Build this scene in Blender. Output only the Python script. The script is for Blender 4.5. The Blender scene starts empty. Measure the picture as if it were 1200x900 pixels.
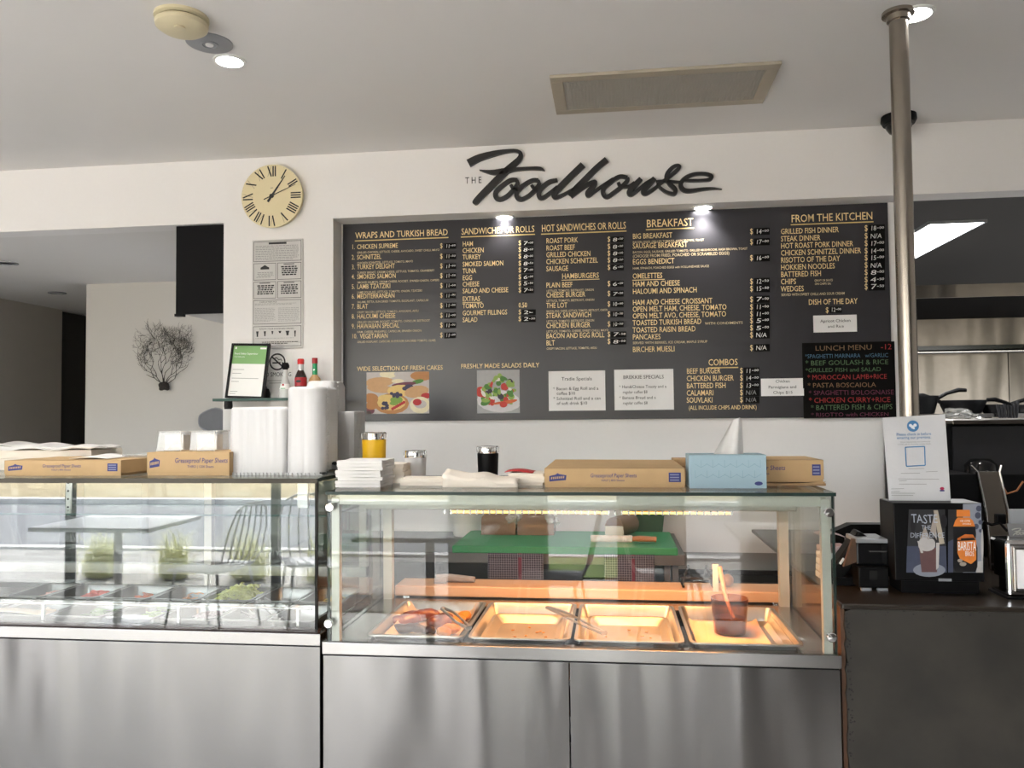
import bpy, math, random
from mathutils import Vector, Matrix
random.seed(7)
SC = bpy.context.scene
COL = SC.collection
# ---------------------------------------------------------------- camera
FPX = 941.87
YAW, PIT, ROL = 0.124225, 0.0387294, -0.0093901
CAM = Vector((0, 0, 1.5))
_f = Vector((-math.sin(YAW)*math.cos(PIT), math.cos(YAW)*math.cos(PIT), math.sin(PIT)))
_r = Vector((math.cos(YAW), math.sin(YAW), 0)); _u = _r.cross(_f)
_r2 = _r*math.cos(ROL)+_u*math.sin(ROL); _u2 = _r2.cross(_f)
cd = bpy.data.cameras.new('camera'); cam = bpy.data.objects.new('camera', cd); COL.objects.link(cam)
cam.matrix_world = Matrix(((_r2.x, _u2.x, -_f.x, CAM.x), (_r2.y, _u2.y, -_f.y, CAM.y), (_r2.z, _u2.z, -_f.z, CAM.z), (0, 0, 0, 1)))
cd.sensor_width = 36; cd.lens = FPX/1200*36; cd.clip_start = .05; cd.clip_end = 300
SC.camera = cam
SC.view_settings.view_transform = 'Standard'; SC.view_settings.look = 'None'
SC.view_settings.gamma = 1; SC.view_settings.use_curve_mapping = False
SC.view_settings.exposure = 2.12
SC.cycles.transparent_max_bounces = 32; SC.cycles.max_bounces = 10; SC.cycles.glossy_bounces = 6
SC.cycles.transmission_bounces = 8; SC.cycles.sample_clamp_indirect = 6; SC.cycles.use_denoising = True
SC.cycles.caustics_reflective = False; SC.cycles.caustics_refractive = False
# ---------------------------------------------------------------- sky and lamps
W = bpy.data.worlds.new('sky'); SC.world = W; W.use_nodes = True
nt = W.node_tree; nt.nodes.clear()
sky = nt.nodes.new('ShaderNodeTexSky'); sky.sky_type = 'NISHITA'; sky.sun_disc = False
sky.sun_elevation = math.radians(50); sky.sun_rotation = math.radians(200); sky.air_density = 1.0; sky.dust_density = 2.5
bg = nt.nodes.new('ShaderNodeBackground'); wo = nt.nodes.new('ShaderNodeOutputWorld')
hs = nt.nodes.new('ShaderNodeHueSaturation'); hs.inputs['Saturation'].default_value = .45
nt.links.new(sky.outputs[0], hs.inputs['Color']); nt.links.new(hs.outputs[0], bg.inputs[0]); nt.links.new(bg.outputs[0], wo.inputs[0])
bg.inputs[1].default_value = 0.36

def lamp(name, kind, loc, energy, color=(1, 1, 1), size=.1, size_y=None, rot=(0, 0, 0), spot=None, blend=.5):
    d = bpy.data.lights.new(name, kind); d.energy = energy; d.color = color
    if kind == 'AREA':
        d.size = size
        if size_y: d.shape = 'RECTANGLE'; d.size_y = size_y
    elif kind in ('POINT', 'SPOT'): d.shadow_soft_size = size
    elif kind == 'SUN': d.angle = math.radians(1)
    if spot: d.spot_size = math.radians(spot); d.spot_blend = blend
    o = bpy.data.objects.new(name, d); o.location = loc; o.rotation_euler = rot; COL.objects.link(o)
    return o
SUN = lamp('sun', 'SUN', (0, -10, 12), 5.0, (1, .98, .95))
SUN.rotation_euler = Vector((.22, .36, -1.0)).to_track_quat('-Z', 'Y').to_euler()

# ---------------------------------------------------------------- projection onto real planes
def ray(x, y): return (x-600)/FPX*_r2-(y-450)/FPX*_u2+_f
def onY(x, y, Y): d = ray(x, y); return CAM+d*(Y/d.y)
def onZ(x, y, Z): d = ray(x, y); return CAM+d*((Z-1.5)/d.z)
# ---------------------------------------------------------------- materials
MATS = {}
def _n(nt, t, **kw):
    n = nt.nodes.new(t)
    for k, v in kw.items(): setattr(n, k, v)
    return n
def mat(name, col, rough=.5, metal=0., var=.06, scale=18., bump=0., stretch=(1, 1, 1), aniso=0., wave=0., emit=None, es=0., alpha=None, trans=0., spec=None, coat=0., sss=0.):
    m = bpy.data.materials.new(name); m.use_nodes = True; t = m.node_tree; t.nodes.clear()
    o = _n(t, 'ShaderNodeOutputMaterial'); p = _n(t, 'ShaderNodeBsdfPrincipled'); t.links.new(p.outputs[0], o.inputs[0])
    tc = _n(t, 'ShaderNodeTexCoord'); mp = _n(t, 'ShaderNodeMapping'); mp.inputs['Scale'].default_value = stretch
    t.links.new(tc.outputs['Object'], mp.inputs[0])
    nz = _n(t, 'ShaderNodeTexNoise'); nz.inputs['Scale'].default_value = scale; nz.inputs['Detail'].default_value = 4
    t.links.new(mp.outputs[0], nz.inputs['Vector'])
    c = tuple(col)+(1,)
    mx = _n(t, 'ShaderNodeMix', data_type='RGBA')
    mx.inputs[6].default_value = tuple(max(0, a*(1-var)) for a in col)+(1,)
    mx.inputs[7].default_value = tuple(min(1, a*(1+var)) for a in col)+(1,)
    t.links.new(nz.outputs[0], mx.inputs[0]); t.links.new(mx.outputs[2], p.inputs['Base Color'])
    p.inputs['Roughness'].default_value = rough; p.inputs['Metallic'].default_value = metal
    if spec is not None: p.inputs['Specular IOR Level'].default_value = spec
    if coat: p.inputs['Coat Weight'].default_value = coat; p.inputs['Coat Roughness'].default_value = .08
    if trans: p.inputs['Transmission Weight'].default_value = trans
    if sss:
        p.inputs['Subsurface Weight'].default_value = sss; p.inputs['Subsurface Radius'].default_value = (.02, .02, .02)
    if alpha is not None: p.inputs['Alpha'].default_value = alpha
    if emit: p.inputs['Emission Color'].default_value = tuple(emit)+(1,); p.inputs['Emission Strength'].default_value = es
    nrm = None
    if bump:
        b = _n(t, 'ShaderNodeBump'); b.inputs['Strength'].default_value = bump; b.inputs['Distance'].default_value = .01
        t.links.new(nz.outputs[0], b.inputs['Height']); nrm = b
    if wave:
        m2 = _n(t, 'ShaderNodeMapping'); m2.inputs['Scale'].default_value = (1, 1, .22)
        t.links.new(tc.outputs['Object'], m2.inputs[0])
        n2 = _n(t, 'ShaderNodeTexNoise'); n2.inputs['Scale'].default_value = 3.2; n2.inputs['Detail'].default_value = 1.5
        t.links.new(m2.outputs[0], n2.inputs['Vector'])
        b2 = _n(t, 'ShaderNodeBump'); b2.inputs['Strength'].default_value = 1; b2.inputs['Distance'].default_value = wave
        t.links.new(n2.outputs[0], b2.inputs['Height'])
        if nrm: t.links.new(nrm.outputs[0], b2.inputs['Normal'])
        nrm = b2
    if nrm: t.links.new(nrm.outputs[0], p.inputs['Normal'])
    if aniso:
        p.inputs['Anisotropic'].default_value = aniso
        cx = _n(t, 'ShaderNodeCombineXYZ'); cx.inputs[2].default_value = 1
        t.links.new(cx.outputs[0], p.inputs['Tangent'])
    MATS[name] = m; return m
def glassmat(name, tint=(.93, .97, .95), f=1.5, haze=0.0, boost=1.0, rough=0.0):
    m = bpy.data.materials.new(name); m.use_nodes = True; t = m.node_tree; t.nodes.clear()
    o = _n(t, 'ShaderNodeOutputMaterial'); tr = _n(t, 'ShaderNodeBsdfTransparent'); gl = _n(t, 'ShaderNodeBsdfGlossy'); gl.inputs['Roughness'].default_value = rough
    tr.inputs[0].default_value = tuple(tint)+(1,)
    ge = _n(t, 'ShaderNodeNewGeometry'); mi = _n(t, 'ShaderNodeMix'); mi.inputs[2].default_value = f; mi.inputs[3].default_value = 1/f
    t.links.new(ge.outputs['Backfacing'], mi.inputs[0])
    fr = _n(t, 'ShaderNodeFresnel'); t.links.new(mi.outputs[0], fr.inputs[0])
    mu = _n(t, 'ShaderNodeMath', operation='MULTIPLY'); mu.inputs[1].default_value = boost; mu.use_clamp = True
    t.links.new(fr.outputs[0], mu.inputs[0])
    a = _n(t, 'ShaderNodeMixShader'); t.links.new(mu.outputs[0], a.inputs[0]); t.links.new(tr.outputs[0], a.inputs[1]); t.links.new(gl.outputs[0], a.inputs[2])
    last = a
    if haze:
        df = _n(t, 'ShaderNodeBsdfDiffuse'); df.inputs[0].default_value = (.85, .87, .86, 1)
        nz = _n(t, 'ShaderNodeTexNoise'); nz.inputs['Scale'].default_value = 9; tc = _n(t, 'ShaderNodeTexCoord'); t.links.new(tc.outputs['Object'], nz.inputs['Vector'])
        m3 = _n(t, 'ShaderNodeMath', operation='MULTIPLY'); m3.inputs[1].default_value = haze*2; t.links.new(nz.outputs[0], m3.inputs[0])
        b = _n(t, 'ShaderNodeMixShader'); t.links.new(m3.outputs[0], b.inputs[0]); t.links.new(last.outputs[0], b.inputs[1]); t.links.new(df.outputs[0], b.inputs[2]); last = b
    t.links.new(last.outputs[0], o.inputs[0]); MATS[name] = m; return m
def emat(name, col, s):
    m = bpy.data.materials.new(name); m.use_nodes = True; t = m.node_tree; t.nodes.clear()
    o = _n(t, 'ShaderNodeOutputMaterial'); e = _n(t, 'ShaderNodeEmission'); e.inputs[0].default_value = tuple(col)+(1,); e.inputs[1].default_value = s
    t.links.new(e.outputs[0], o.inputs[0]); MATS[name] = m; return m

mat('wall', (.86, .845, .84), .85, var=.015, bump=.02, scale=60)
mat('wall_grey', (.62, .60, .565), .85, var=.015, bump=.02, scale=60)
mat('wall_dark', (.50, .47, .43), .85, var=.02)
mat('ceiling', (.79, .775, .76), .9, var=.012, scale=6)
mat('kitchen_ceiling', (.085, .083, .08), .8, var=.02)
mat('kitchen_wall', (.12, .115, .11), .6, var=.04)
mat('black_paint', (.005, .005, .006), .7, var=.1, spec=.15)
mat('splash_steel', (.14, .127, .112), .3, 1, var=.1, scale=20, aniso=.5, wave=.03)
mat('steel_pan_dark', (.25, .245, .235), .3, 1, var=.1, scale=30)
mat('black_plastic', (.004, .004, .0045), .42, var=.1, spec=.14)
mat('black_gloss', (.007, .007, .008), .15, var=.1, spec=.35)
mat('dark_plastic', (.018, .018, .02), .5, var=.1, spec=.25)
mat('steel', (.21, .208, .205), .24, 1, var=.05, scale=40, stretch=(.3, 1, 25), aniso=.8, wave=.045)
mat('steel_band', (.34, .337, .33), .25, 1, var=.04, scale=40, stretch=(.3, 1, 25), aniso=.5, wave=.003)
mat('steel_plain', (.45, .44, .43), .24, 1, var=.06, scale=50)
mat('steel_pan', (.46, .44, .42), .38, 1, var=.08, scale=30, bump=.05)
mat('pole_steel', (.36, .32, .275), .26, 1, var=.06, scale=60, stretch=(1, 1, 20))
mat('chrome', (.85, .85, .85), .06, 1, var=.02)
mat('rail_cream', (.44, .44, .39), .4, .2, var=.1, scale=30)
mat('concrete', (.027, .0235, .0185), .75, var=.95, scale=6, bump=.35)
mat('concrete_pit', (.012, .011, .01), .9, var=.2)
mat('counter_top', (.022, .017, .013), .28, var=.4, scale=5)
mat('counter_rust', (.10, .045, .02), .5, var=.5, scale=10)
mat('board', (.042, .041, .047), .27, var=.04, spec=.4)
mat('gold', (.92, .70, .36), .5, var=.03)
mat('gold_rule', (.75, .55, .22), .5, var=.03)
mat('cream_text', (.74, .60, .38), .5, var=.03)
mat('white_print', (.85, .85, .83), .5, var=.02)
mat('black_print', (.02, .02, .022), .6, var=.05)
mat('grey_print', (.30, .30, .30), .6, var=.05)
mat('sticker', (.004, .004, .004), .7, var=.05, spec=.1)
mat('paper', (.90, .89, .895), .75, var=.03, bump=.08, scale=9)
mat('paper_glossy', (.84, .84, .85), .25, var=.05, bump=.25, scale=12)
mat('sign_black', (.018, .018, .02), .4, var=.1)
mat('clock_face', (.79, .69, .44), .5, var=.02)
mat('kraft', (.56, .37, .185), .7, var=.08, scale=25)
mat('kraft_dark', (.40, .25, .125), .75, var=.08, scale=25)
mat('navy_print', (.035, .04, .19), .6, var=.05)
mat('tissue', (.74, .72, .70), .9, var=.02, bump=.15, scale=40)
mat('cream_paper', (.84, .76, .66), .85, var=.05, bump=.2, scale=20)
mat('sleeve', (.66, .65, .65), .35, var=.03, bump=.12, scale=22, stretch=(3, 3, .15), sss=.2)
mat('sleeve_grey', (.50, .49, .49), .4, var=.05, bump=.12, scale=30)
mat('ivory', (.66, .59, .40), .45, var=.03)
mat('grey_plastic', (.30, .31, .33), .5, var=.04)
mat('coral', (.030, .024, .020), .8, var=.3)
mat('platter', (.17, .175, .19), .6, 0, var=.1)
mat('dark_gap', (.006, .006, .006), .9)
mat('vent_mesh', (.44, .41, .36), .5, .2, var=.05)
mat('vent_frame', (.46, .41, .33), .5, .2, var=.05)
mat('green_board', (.008, .17, .06), .45, var=.08)
mat('wood_ledge', (.50, .31, .18), .5, var=.12, scale=12, stretch=(.4, 6, 6))
mat('wood_dark', (.33, .13, .045), .45, var=.2, scale=20)
mat('fabric_black', (.02, .022, .02), .8, var=.3)
emat('downlight_glow', (1, .98, .97), 12)
emat('panel_glow', (1, 1, 1), 5)
emat('heat_glow', (1, .45, .10), 1.4)
glassmat('glass', tint=(.955, .975, .965))
glassmat('glass_case', tint=(.95, .97, .96), boost=.8, haze=.004)
glassmat('glass_salad', tint=(.93, .955, .945), boost=1.9, haze=.010)
glassmat('glass_tinted', tint=(.50, .53, .50), haze=.01)
glassmat('glass_clear', tint=(.97, .97, .97), haze=.03)
glassmat('plastic_clear', tint=(.93, .93, .93), haze=.22, boost=1.3, rough=.08)
glassmat('amber_glass', tint=(.78, .60, .44), haze=.0)
mat('glass_edge', (.006, .022, .018), .35, var=.15, spec=.3)
mat('glass_edge_teal', (.008, .055, .042), .35, var=.15, spec=.3)
# ---------------------------------------------------------------- mesh builder
class MB:
    def __init__(s): s.v = []; s.f = []; s.mi = []; s.cur = 0
    def add(s, vs, fs, mi=None):
        o = len(s.v); s.v += [tuple(x) for x in vs]
        for f in fs: s.f.append(tuple(i+o for i in f)); s.mi.append(s.cur if mi is None else mi)
        return s
    def box(s, x0, y0, z0, x1, y1, z1):
        return s.add([(x0, y0, z0), (x1, y0, z0), (x1, y1, z0), (x0, y1, z0), (x0, y0, z1), (x1, y0, z1), (x1, y1, z1), (x0, y1, z1)],
                     [(0, 3, 2, 1), (4, 5, 6, 7), (0, 1, 5, 4), (1, 2, 6, 5), (2, 3, 7, 6), (3, 0, 4, 7)])
    def obox(s, c, sz, M=None):
        M = M or Matrix.Identity(3); c = Vector(c)
        P = [c+M @ Vector((sz[0]*a/2, sz[1]*b/2, sz[2]*d/2)) for d in (-1, 1) for a, b in ((-1, -1), (1, -1), (1, 1), (-1, 1))]
        return s.add(P, [(0, 3, 2, 1), (4, 5, 6, 7), (0, 1, 5, 4), (1, 2, 6, 5), (2, 3, 7, 6), (3, 0, 4, 7)])
    def tube(s, pts, r, n=8, caps=True):
        pts = [Vector(p) for p in pts]; rs = r if isinstance(r, (list, tuple)) else [r]*len(pts)
        ref = None; rings = []
        for i, p in enumerate(pts):
            d = (pts[min(i+1, len(pts)-1)]-pts[max(i-1, 0)]).normalized()
            if ref is None: ref = d.orthogonal().normalized()
            ref = (ref-d*ref.dot(d)); ref = ref.normalized() if ref.length > 1e-6 else d.orthogonal().normalized()
            b = d.cross(ref)
            rings.append([p+(ref*math.cos(2*math.pi*k/n)+b*math.sin(2*math.pi*k/n))*rs[i] for k in range(n)])
        vs = [q for R in rings for q in R]; fs = []
        for i in range(len(pts)-1):
            for k in range(n): fs.append((i*n+k, i*n+(k+1) % n, (i+1)*n+(k+1) % n, (i+1)*n+k))
        if caps: fs.append(tuple(range(n))[::-1]); fs.append(tuple((len(pts)-1)*n+k for k in range(n)))
        return s.add(vs, fs)
    def lathe(s, prof, c=(0, 0, 0), n=24, M=None, sx=1, sy=1):
        c = Vector(c); vs = []; fs = []
        for r, z in prof:
            for k in range(n):
                q = Vector((r*sx*math.cos(2*math.pi*k/n), r*sy*math.sin(2*math.pi*k/n), z))
                vs.append(c+(M @ q if M else q))
        for i in range(len(prof)-1):
            for k in range(n): fs.append((i*n+k, i*n+(k+1) % n, (i+1)*n+(k+1) % n, (i+1)*n+k))
        if prof[0][0] > 1e-5: fs.append(tuple(range(n))[::-1])
        if prof[-1][0] > 1e-5: fs.append(tuple((len(prof)-1)*n+k for k in range(n)))
        return s.add(vs, fs)
    def ell(s, c, r, nu=12, nv=8, M=None, jit=0):
        prof = []
        c = Vector(c); vs = []; fs = []
        for j in range(nv+1):
            a = math.pi*j/nv
            for k in range(nu):
                q = Vector((math.sin(a)*math.cos(2*math.pi*k/nu)*r[0], math.sin(a)*math.sin(2*math.pi*k/nu)*r[1], -math.cos(a)*r[2]))
                if jit and 0 < j < nv: q *= 1+random.uniform(-jit, jit)
                vs.append(c+(M @ q if M else q))
        for j in range(nv):
            for k in range(nu): fs.append((j*nu+k, j*nu+(k+1) % nu, (j+1)*nu+(k+1) % nu, (j+1)*nu+k))
        return s.add(vs, fs)
    def ext(s, poly, O, U, V, N, t):
        O, U, V, N = map(Vector, (O, U, V, N)); n = len(poly)
        a = [O+U*x+V*y for x, y in poly]; b = [p+N*t for p in a]
        fs = [tuple(range(n))[::-1], tuple(range(n, 2*n))]+[(i, (i+1) % n, n+(i+1) % n, n+i) for i in range(n)]
        return s.add(a+b, fs)
    def flat(s, poly, O, U, V):
        O, U, V = map(Vector, (O, U, V))
        return s.add([O+U*x+V*y for x, y in poly], [tuple(range(len(poly)))])
    def grid(s, fn, nu, nv):
        vs = [fn(i/nu, j/nv) for j in range(nv+1) for i in range(nu+1)]
        fs = [(j*(nu+1)+i, j*(nu+1)+i+1, (j+1)*(nu+1)+i+1, (j+1)*(nu+1)+i) for j in range(nv) for i in range(nu)]
        return s.add(vs, fs)
ORG = {}
def build(name, mb, m, parent=None, at=None, smooth=False, bevel=0, local=False, solid=0, subsurf=0):
    """one mesh object; vertices are given in world space unless local"""
    o0 = Vector(at) if at is not None else (ORG.get(parent.name, Vector((0, 0, 0))) if parent else Vector((0, 0, 0)))
    if local: o0 = Vector((0, 0, 0))
    me = bpy.data.meshes.new(name)
    me.from_pydata([(Vector(v)-o0) for v in mb.v], [], mb.f)
    ms = m if isinstance(m, (list, tuple)) else [m]
    for k in ms: me.materials.append(MATS[k])
    if len(ms) > 1: me.polygons.foreach_set('material_index', mb.mi)
    if smooth:
        me.polygons.foreach_set('use_smooth', [True]*len(me.polygons)); me.set_sharp_from_angle(angle=math.radians(smooth if smooth > 1 else 40))
    me.update()
    o = bpy.data.objects.new(name, me); COL.objects.link(o)
    if parent: o.parent = parent
    else: o.location = o0
    ORG[o.name] = o0
    if solid: md = o.modifiers.new('solid', 'SOLIDIFY'); md.thickness = solid; md.offset = 0
    if bevel: md = o.modifiers.new('bevel', 'BEVEL'); md.width = bevel; md.segments = 2; md.limit_method = 'ANGLE'
    if subsurf: md = o.modifiers.new('sub', 'SUBSURF'); md.levels = subsurf; md.render_levels = subsurf
    return o
def tag(o, label=None, cat=None, group=None, kind=None):
    if label: o['label'] = label
    if cat: o['category'] = cat
    if group: o['group'] = group
    if kind: o['kind'] = kind
    return o
def thing(name, label, cat, loc, group=None):
    o = bpy.data.objects.new(name, None); COL.objects.link(o); o.location = loc; o.empty_display_size = .05
    ORG[o.name] = Vector(loc); return tag(o, label, cat, group)
def struct(name, mb, m, **k): return tag(build(name, mb, m, **k), kind='structure')
def B(*a): return MB().box(*a)
# ---------------------------------------------------------------- lettering: glyph outlines of the built-in font
GL = {}
def _glyphs():
    chars = ''.join(chr(c) for c in range(33, 127)); jobs = []
    for w in (0, 1):
        for ch in chars:
            for kind, body in (('g', ch), ('a', 'H'+ch+'H')):
                c = bpy.data.curves.new('g', 'FONT'); c.body = body; c.size = 1; c.resolution_u = 2 if kind == 'g' else 1
                c.offset = .006 if w else 0
                o = bpy.data.objects.new('g', c); COL.objects.link(o); jobs.append((ch, w, kind, o, c))
        for body in ('HH', 'H H'):
            c = bpy.data.curves.new('g', 'FONT'); c.body = body; c.size = 1; c.resolution_u = 1
            o = bpy.data.objects.new('g', c); COL.objects.link(o); jobs.append((body, w, 's', o, c))
    bpy.context.view_layer.update(); dg = bpy.context.evaluated_depsgraph_get(); raw = {}
    for ch, w, kind, o, c in jobs:
        me = o.evaluated_get(dg).to_mesh()
        vs = [(v.co.x, v.co.y) for v in me.vertices]; fs = [tuple(p.vertices) for p in me.polygons] if kind == 'g' else None
        raw[(ch, w, kind)] = (vs, fs); o.evaluated_get(dg).to_mesh_clear()
    for ch, w, kind, o, c in jobs:
        bpy.data.objects.remove(o); bpy.data.curves.remove(c)
    cap = max(y for x, y in raw[('H', 0, 'g')][0])
    for w in (0, 1):
        HH = max(x for x, y in raw[('HH', w, 's')][0])
        GL[(' ', w)] = ([], [], (max(x for x, y in raw[('H H', w, 's')][0])-HH)/cap)
        for ch in chars:
            vs, fs = raw[(ch, w, 'g')]; off = .006 if w else 0
            adv = (max(x for x, y in raw[(ch, w, 'a')][0])-HH-off)
            GL[(ch, w)] = ([(x/cap, y/cap) for x, y in vs], fs, adv/cap)
_glyphs()
def textw(t, bold): return sum(GL[(c, bold)][2] for c in t)
def write(mb, t, O, U, V, cap, width=None, xs=.82, bold=0, align='l', slant=0, jit=0):
    """t in letters of cap height cap from O along U; width squeezes it to fit"""
    O, U, V = map(Vector, (O, U, V)); w0 = textw(t, bold)*cap
    k = width/w0 if width else xs
    x = 0
    if align == 'c': x = -w0*k/2
    if align == 'r': x = -w0*k
    for c in t:
        vs, fs, adv = GL[(c, bold)]
        if vs:
            jy = random.uniform(-jit, jit)*cap; js = 1+random.uniform(-jit, jit); ja = random.uniform(-jit, jit)*.6
            mb.add([O+U*(x+(a+b*(slant+ja))*cap*k)+V*(b*cap*js+jy) for a, b in vs], fs)
        x += adv*cap*k
    return mb
X3, Z3, NY = Vector((1, 0, 0)), Vector((0, 0, 1)), Vector((0, -1, 0))
# ================================================================ the setting
YW, YN = 3.5, 3.61            # fascia and recessed menu wall
ZC, ZB = 2.7, 2.403           # ceiling, underside of fascia and back ceilings
YS = -1.6                     # shop front behind the camera
xcol = onY(262, 320, YW).x; xrec = onY(390.5, 360, YW).x; XR = 1.217
struct('floor', B(-6, YS, -.1, 5.6, 8.2, 0), 'floor_tile' if 'floor_tile' in MATS else mat('floor_tile', (.40, .39, .375), .5, var=.15, scale=4).name)
struct('ceiling', B(-6, YS, ZC, 3.4, YW+.3, ZC+.12), 'ceiling')
struct('ceiling_back', B(-6, YW+.11, ZB, xrec+.05, 8.2, ZB+.1), 'ceiling')
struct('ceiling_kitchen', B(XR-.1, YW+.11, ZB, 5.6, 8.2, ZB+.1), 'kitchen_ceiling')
struct('wall_fascia', B(-6, YW, ZB, 5.6, YN, ZC), 'wall')
struct('wall_column', B(xcol, YW, 0, xrec, YN+.14, ZB), 'wall')
struct('wall_menu', B(xrec, YN, 0, XR, YN+.14, ZB+.1), 'wall')
struct('trim_1', B(XR, YN-.012, 0, XR+.012, YN+.15, ZB), mat('trim_grey', (.42, .42, .43), .4, .3, var=.04).name)
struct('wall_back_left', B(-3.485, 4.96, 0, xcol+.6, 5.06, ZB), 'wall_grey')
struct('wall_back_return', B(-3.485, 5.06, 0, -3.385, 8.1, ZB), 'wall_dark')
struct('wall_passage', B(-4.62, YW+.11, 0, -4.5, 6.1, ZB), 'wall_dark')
struct('door_1', B(-4.60, 6.1, 0, -4.52, 8.0, ZB-.01), mat('door_dark', (.06, .058, .055), .6, var=.1).name)
struct('wall_passage_end', B(-4.6, 8.0, 0, -3.385, 8.1, ZB), 'door_dark')
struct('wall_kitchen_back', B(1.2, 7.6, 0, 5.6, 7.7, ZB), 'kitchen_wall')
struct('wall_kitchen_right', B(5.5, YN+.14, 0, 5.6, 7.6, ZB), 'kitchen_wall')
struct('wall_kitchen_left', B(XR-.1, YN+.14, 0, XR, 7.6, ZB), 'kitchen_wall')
struct('wall_left', B(-6.1, YS, 0, -6, 8.1, ZC), 'wall')
struct('wall_right', B(3.3, YS, 0, 3.4, YW, ZC), 'wall')
# hanging box in the left opening with its black front
xb = onY(203, 300, YW).x; zb = onY(230, 366.5, YW+.03).z
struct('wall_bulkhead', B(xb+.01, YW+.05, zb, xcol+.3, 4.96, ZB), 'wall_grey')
t = thing('bulkhead_panel', 'black rectangular panel hanging in the left opening beside the clock column', 'panel', (xb, YW+.02, zb))
build('panel', B(xb, YW+.025, zb-.004, xcol+.01, YW+.05, ZB-.001), 'black_paint', t)
build('bracket', B(xb-.004, YW+.02, zb-.016, xb+.035, YW+.05, zb-.004), 'black_plastic', t)
# shop front behind the camera (piers, glazing, mullions)
mat('pier', (.20, .19, .18), .8, var=.1)
for i, (a, b) in enumerate(((-1.25, -.50), (0.02, .52), (.92, 3.4))): struct('wall_front_%d' % (i+1), B(a, YS-.15, 0, b, YS, ZC), 'pier')
struct('wall_front_head', B(-6.1, YS-.15, 2.45, 3.4, YS, ZC+.3), 'pier')
for i, x in enumerate((-5.95, -4.55, -2.75)): struct('trim_%d' % (i+2), B(x, YS-.08, 0, x+.06, YS-.02, 2.45), 'dark_plastic')
fw = thing('window_pane', 'shop window pane carrying the white shop name, behind the viewer', 'window', (.52, YS-.07, 0)); fw['kind'] = 'structure'
build('pane', B(.52, YS-.075, 0, .92, YS-.065, 2.45), 'glass_clear', fw)
# ---- outside
mat('pavement', (.42, .41, .39), .85, var=.1, scale=3); mat('asphalt', (.24, .245, .26), .9, var=.1, scale=5)
mat('verge', (.42, .34, .20), .95, var=.35, scale=2.5); mat('grass_ground', (.20, .28, .08), .95, var=.4, scale=14)
mat('kerb', (.75, .74, .72), .8, var=.05); mat('hedge', (.07, .10, .04), .9, var=.5, scale=3)
struct('pavement_outside', B(-40, -3.1, -.12, 40, -2.35, -.02), 'pavement'); struct('shade_strip_outside', B(-40, -2.35, -.12, 40, YS-.15, -.02), mat('shaded_paving', (.09, .088, .085), .8, var=.2).name)  # shade by the shop front put into the strip's colour, dimming its reflection
struct('pavement_left', B(-40, -4.1, -.12, -1.5, -3.1, -.02), 'pavement'); struct('pavement_right', B(.5, -4.1, -.12, 40, -3.1, -.02), 'pavement')
struct('grass_outside', B(-1.5, -4.1, -.12, .5, -3.1, 0), 'grass_ground')
struct('kerb_outside', B(-40, -4.25, -.12, 40, -4.1, .01), 'kerb')
struct('street_outside', B(-40, -9.3, -.2, 40, -4.25, -.08), 'asphalt')
struct('kerb_street', B(-40, -9.55, -.2, 40, -9.3, .02), 'kerb')
struct('ground_outside', B(-60, -40, -.2, 60, -9.55, 0), 'verge')
TL = ['leftmost round tree across the street, seen from the shop', 'second tree across the street from the left', 'third tree across the street from the left', 'tall tree across the street opposite the door', 'tree across the street right of the tall one', 'rightmost tree across the street']
ti = 0
for i in range(16):
    x = -34+i*5.2; h = random.uniform(3, 6.5)
    m = MB().ell((x, -22-random.uniform(0, 5), h*.55), (random.uniform(1.8, 2.8), 1.6, h*.5), 14, 9, jit=.12); m.tube([(x, -23, 0), (x, -23, h*.5)], .2)
    if i not in (2, 4, 6, 8, 10, 12): continue
    tag(build('street_tree', m, 'hedge'), TL[ti], 'tree', 'trees across the street'); ti += 1
# ================================================================ ceiling fittings
def disc_prof(r, h, e=.004): return [(0, 0), (r-e, 0), (r, -e), (r, -h)]
def downlight(px, py, z, label, group, power, r=.042):
    p = onZ(px, py, z); t = thing('downlight', label, 'downlight', (p.x, p.y, z), group)
    build('trim_ring', MB().lathe([(r+.012, 0), (r+.012, -.004), (r+.002, -.006), (r, -.001)], p, 28), 'white_print', t, smooth=1)
    build('lamp_glass', MB().lathe([(0, -.003), (r, -.003)], p, 24), 'downlight_glow', t)
    lamp('downlight_lamp', 'SPOT', (p.x, p.y, z-.012), power, (1, .96, .90), .03, spot=115, blend=.8)
    return p
downlight(269, 71, ZC, 'lit round downlight in the ceiling beside the cream smoke alarm', 'downlights', 14)
downlight(1072, 16, ZC, 'lit round downlight in the ceiling beside the steel pole', 'downlights', 14, .045)
downlight(591, 254, ZB, 'lit downlight in the soffit above the sandwiches heading', 'downlights', 4, .036)
downlight(824, 242.5, ZB, 'lit downlight in the soffit above the breakfast prices', 'downlights', 4, .036)
for px, py, l in ((8, 308, 'unlit recessed downlight nearer in the left back ceiling'), (67, 343, 'unlit recessed downlight farther off in the left back ceiling')):
    p = onZ(px, py, ZB); t = thing('downlight', l, 'downlight', (p.x, p.y, ZB), 'downlights')
    build('trim_ring', MB().lathe([(.06, 0), (.06, -.006), (.045, -.008), (.042, -.001)], p, 24), 'grey_plastic', t, smooth=1)
    build('lamp_glass', MB().lathe([(0, -.002), (.042, -.002)], p, 20), 'white_print', t)
p = onZ(213, 20, ZC); t = thing('smoke_alarm', 'round cream smoke alarm on the ceiling', 'smoke alarm', p)
build('base', MB().lathe([(.078, 0), (.078, -.008), (.07, -.012)], p, 32), 'ivory', t, smooth=1)
build('vent_gap', MB().lathe([(.066, -.010), (.066, -.018)], p, 32), 'dark_gap', t)
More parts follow.
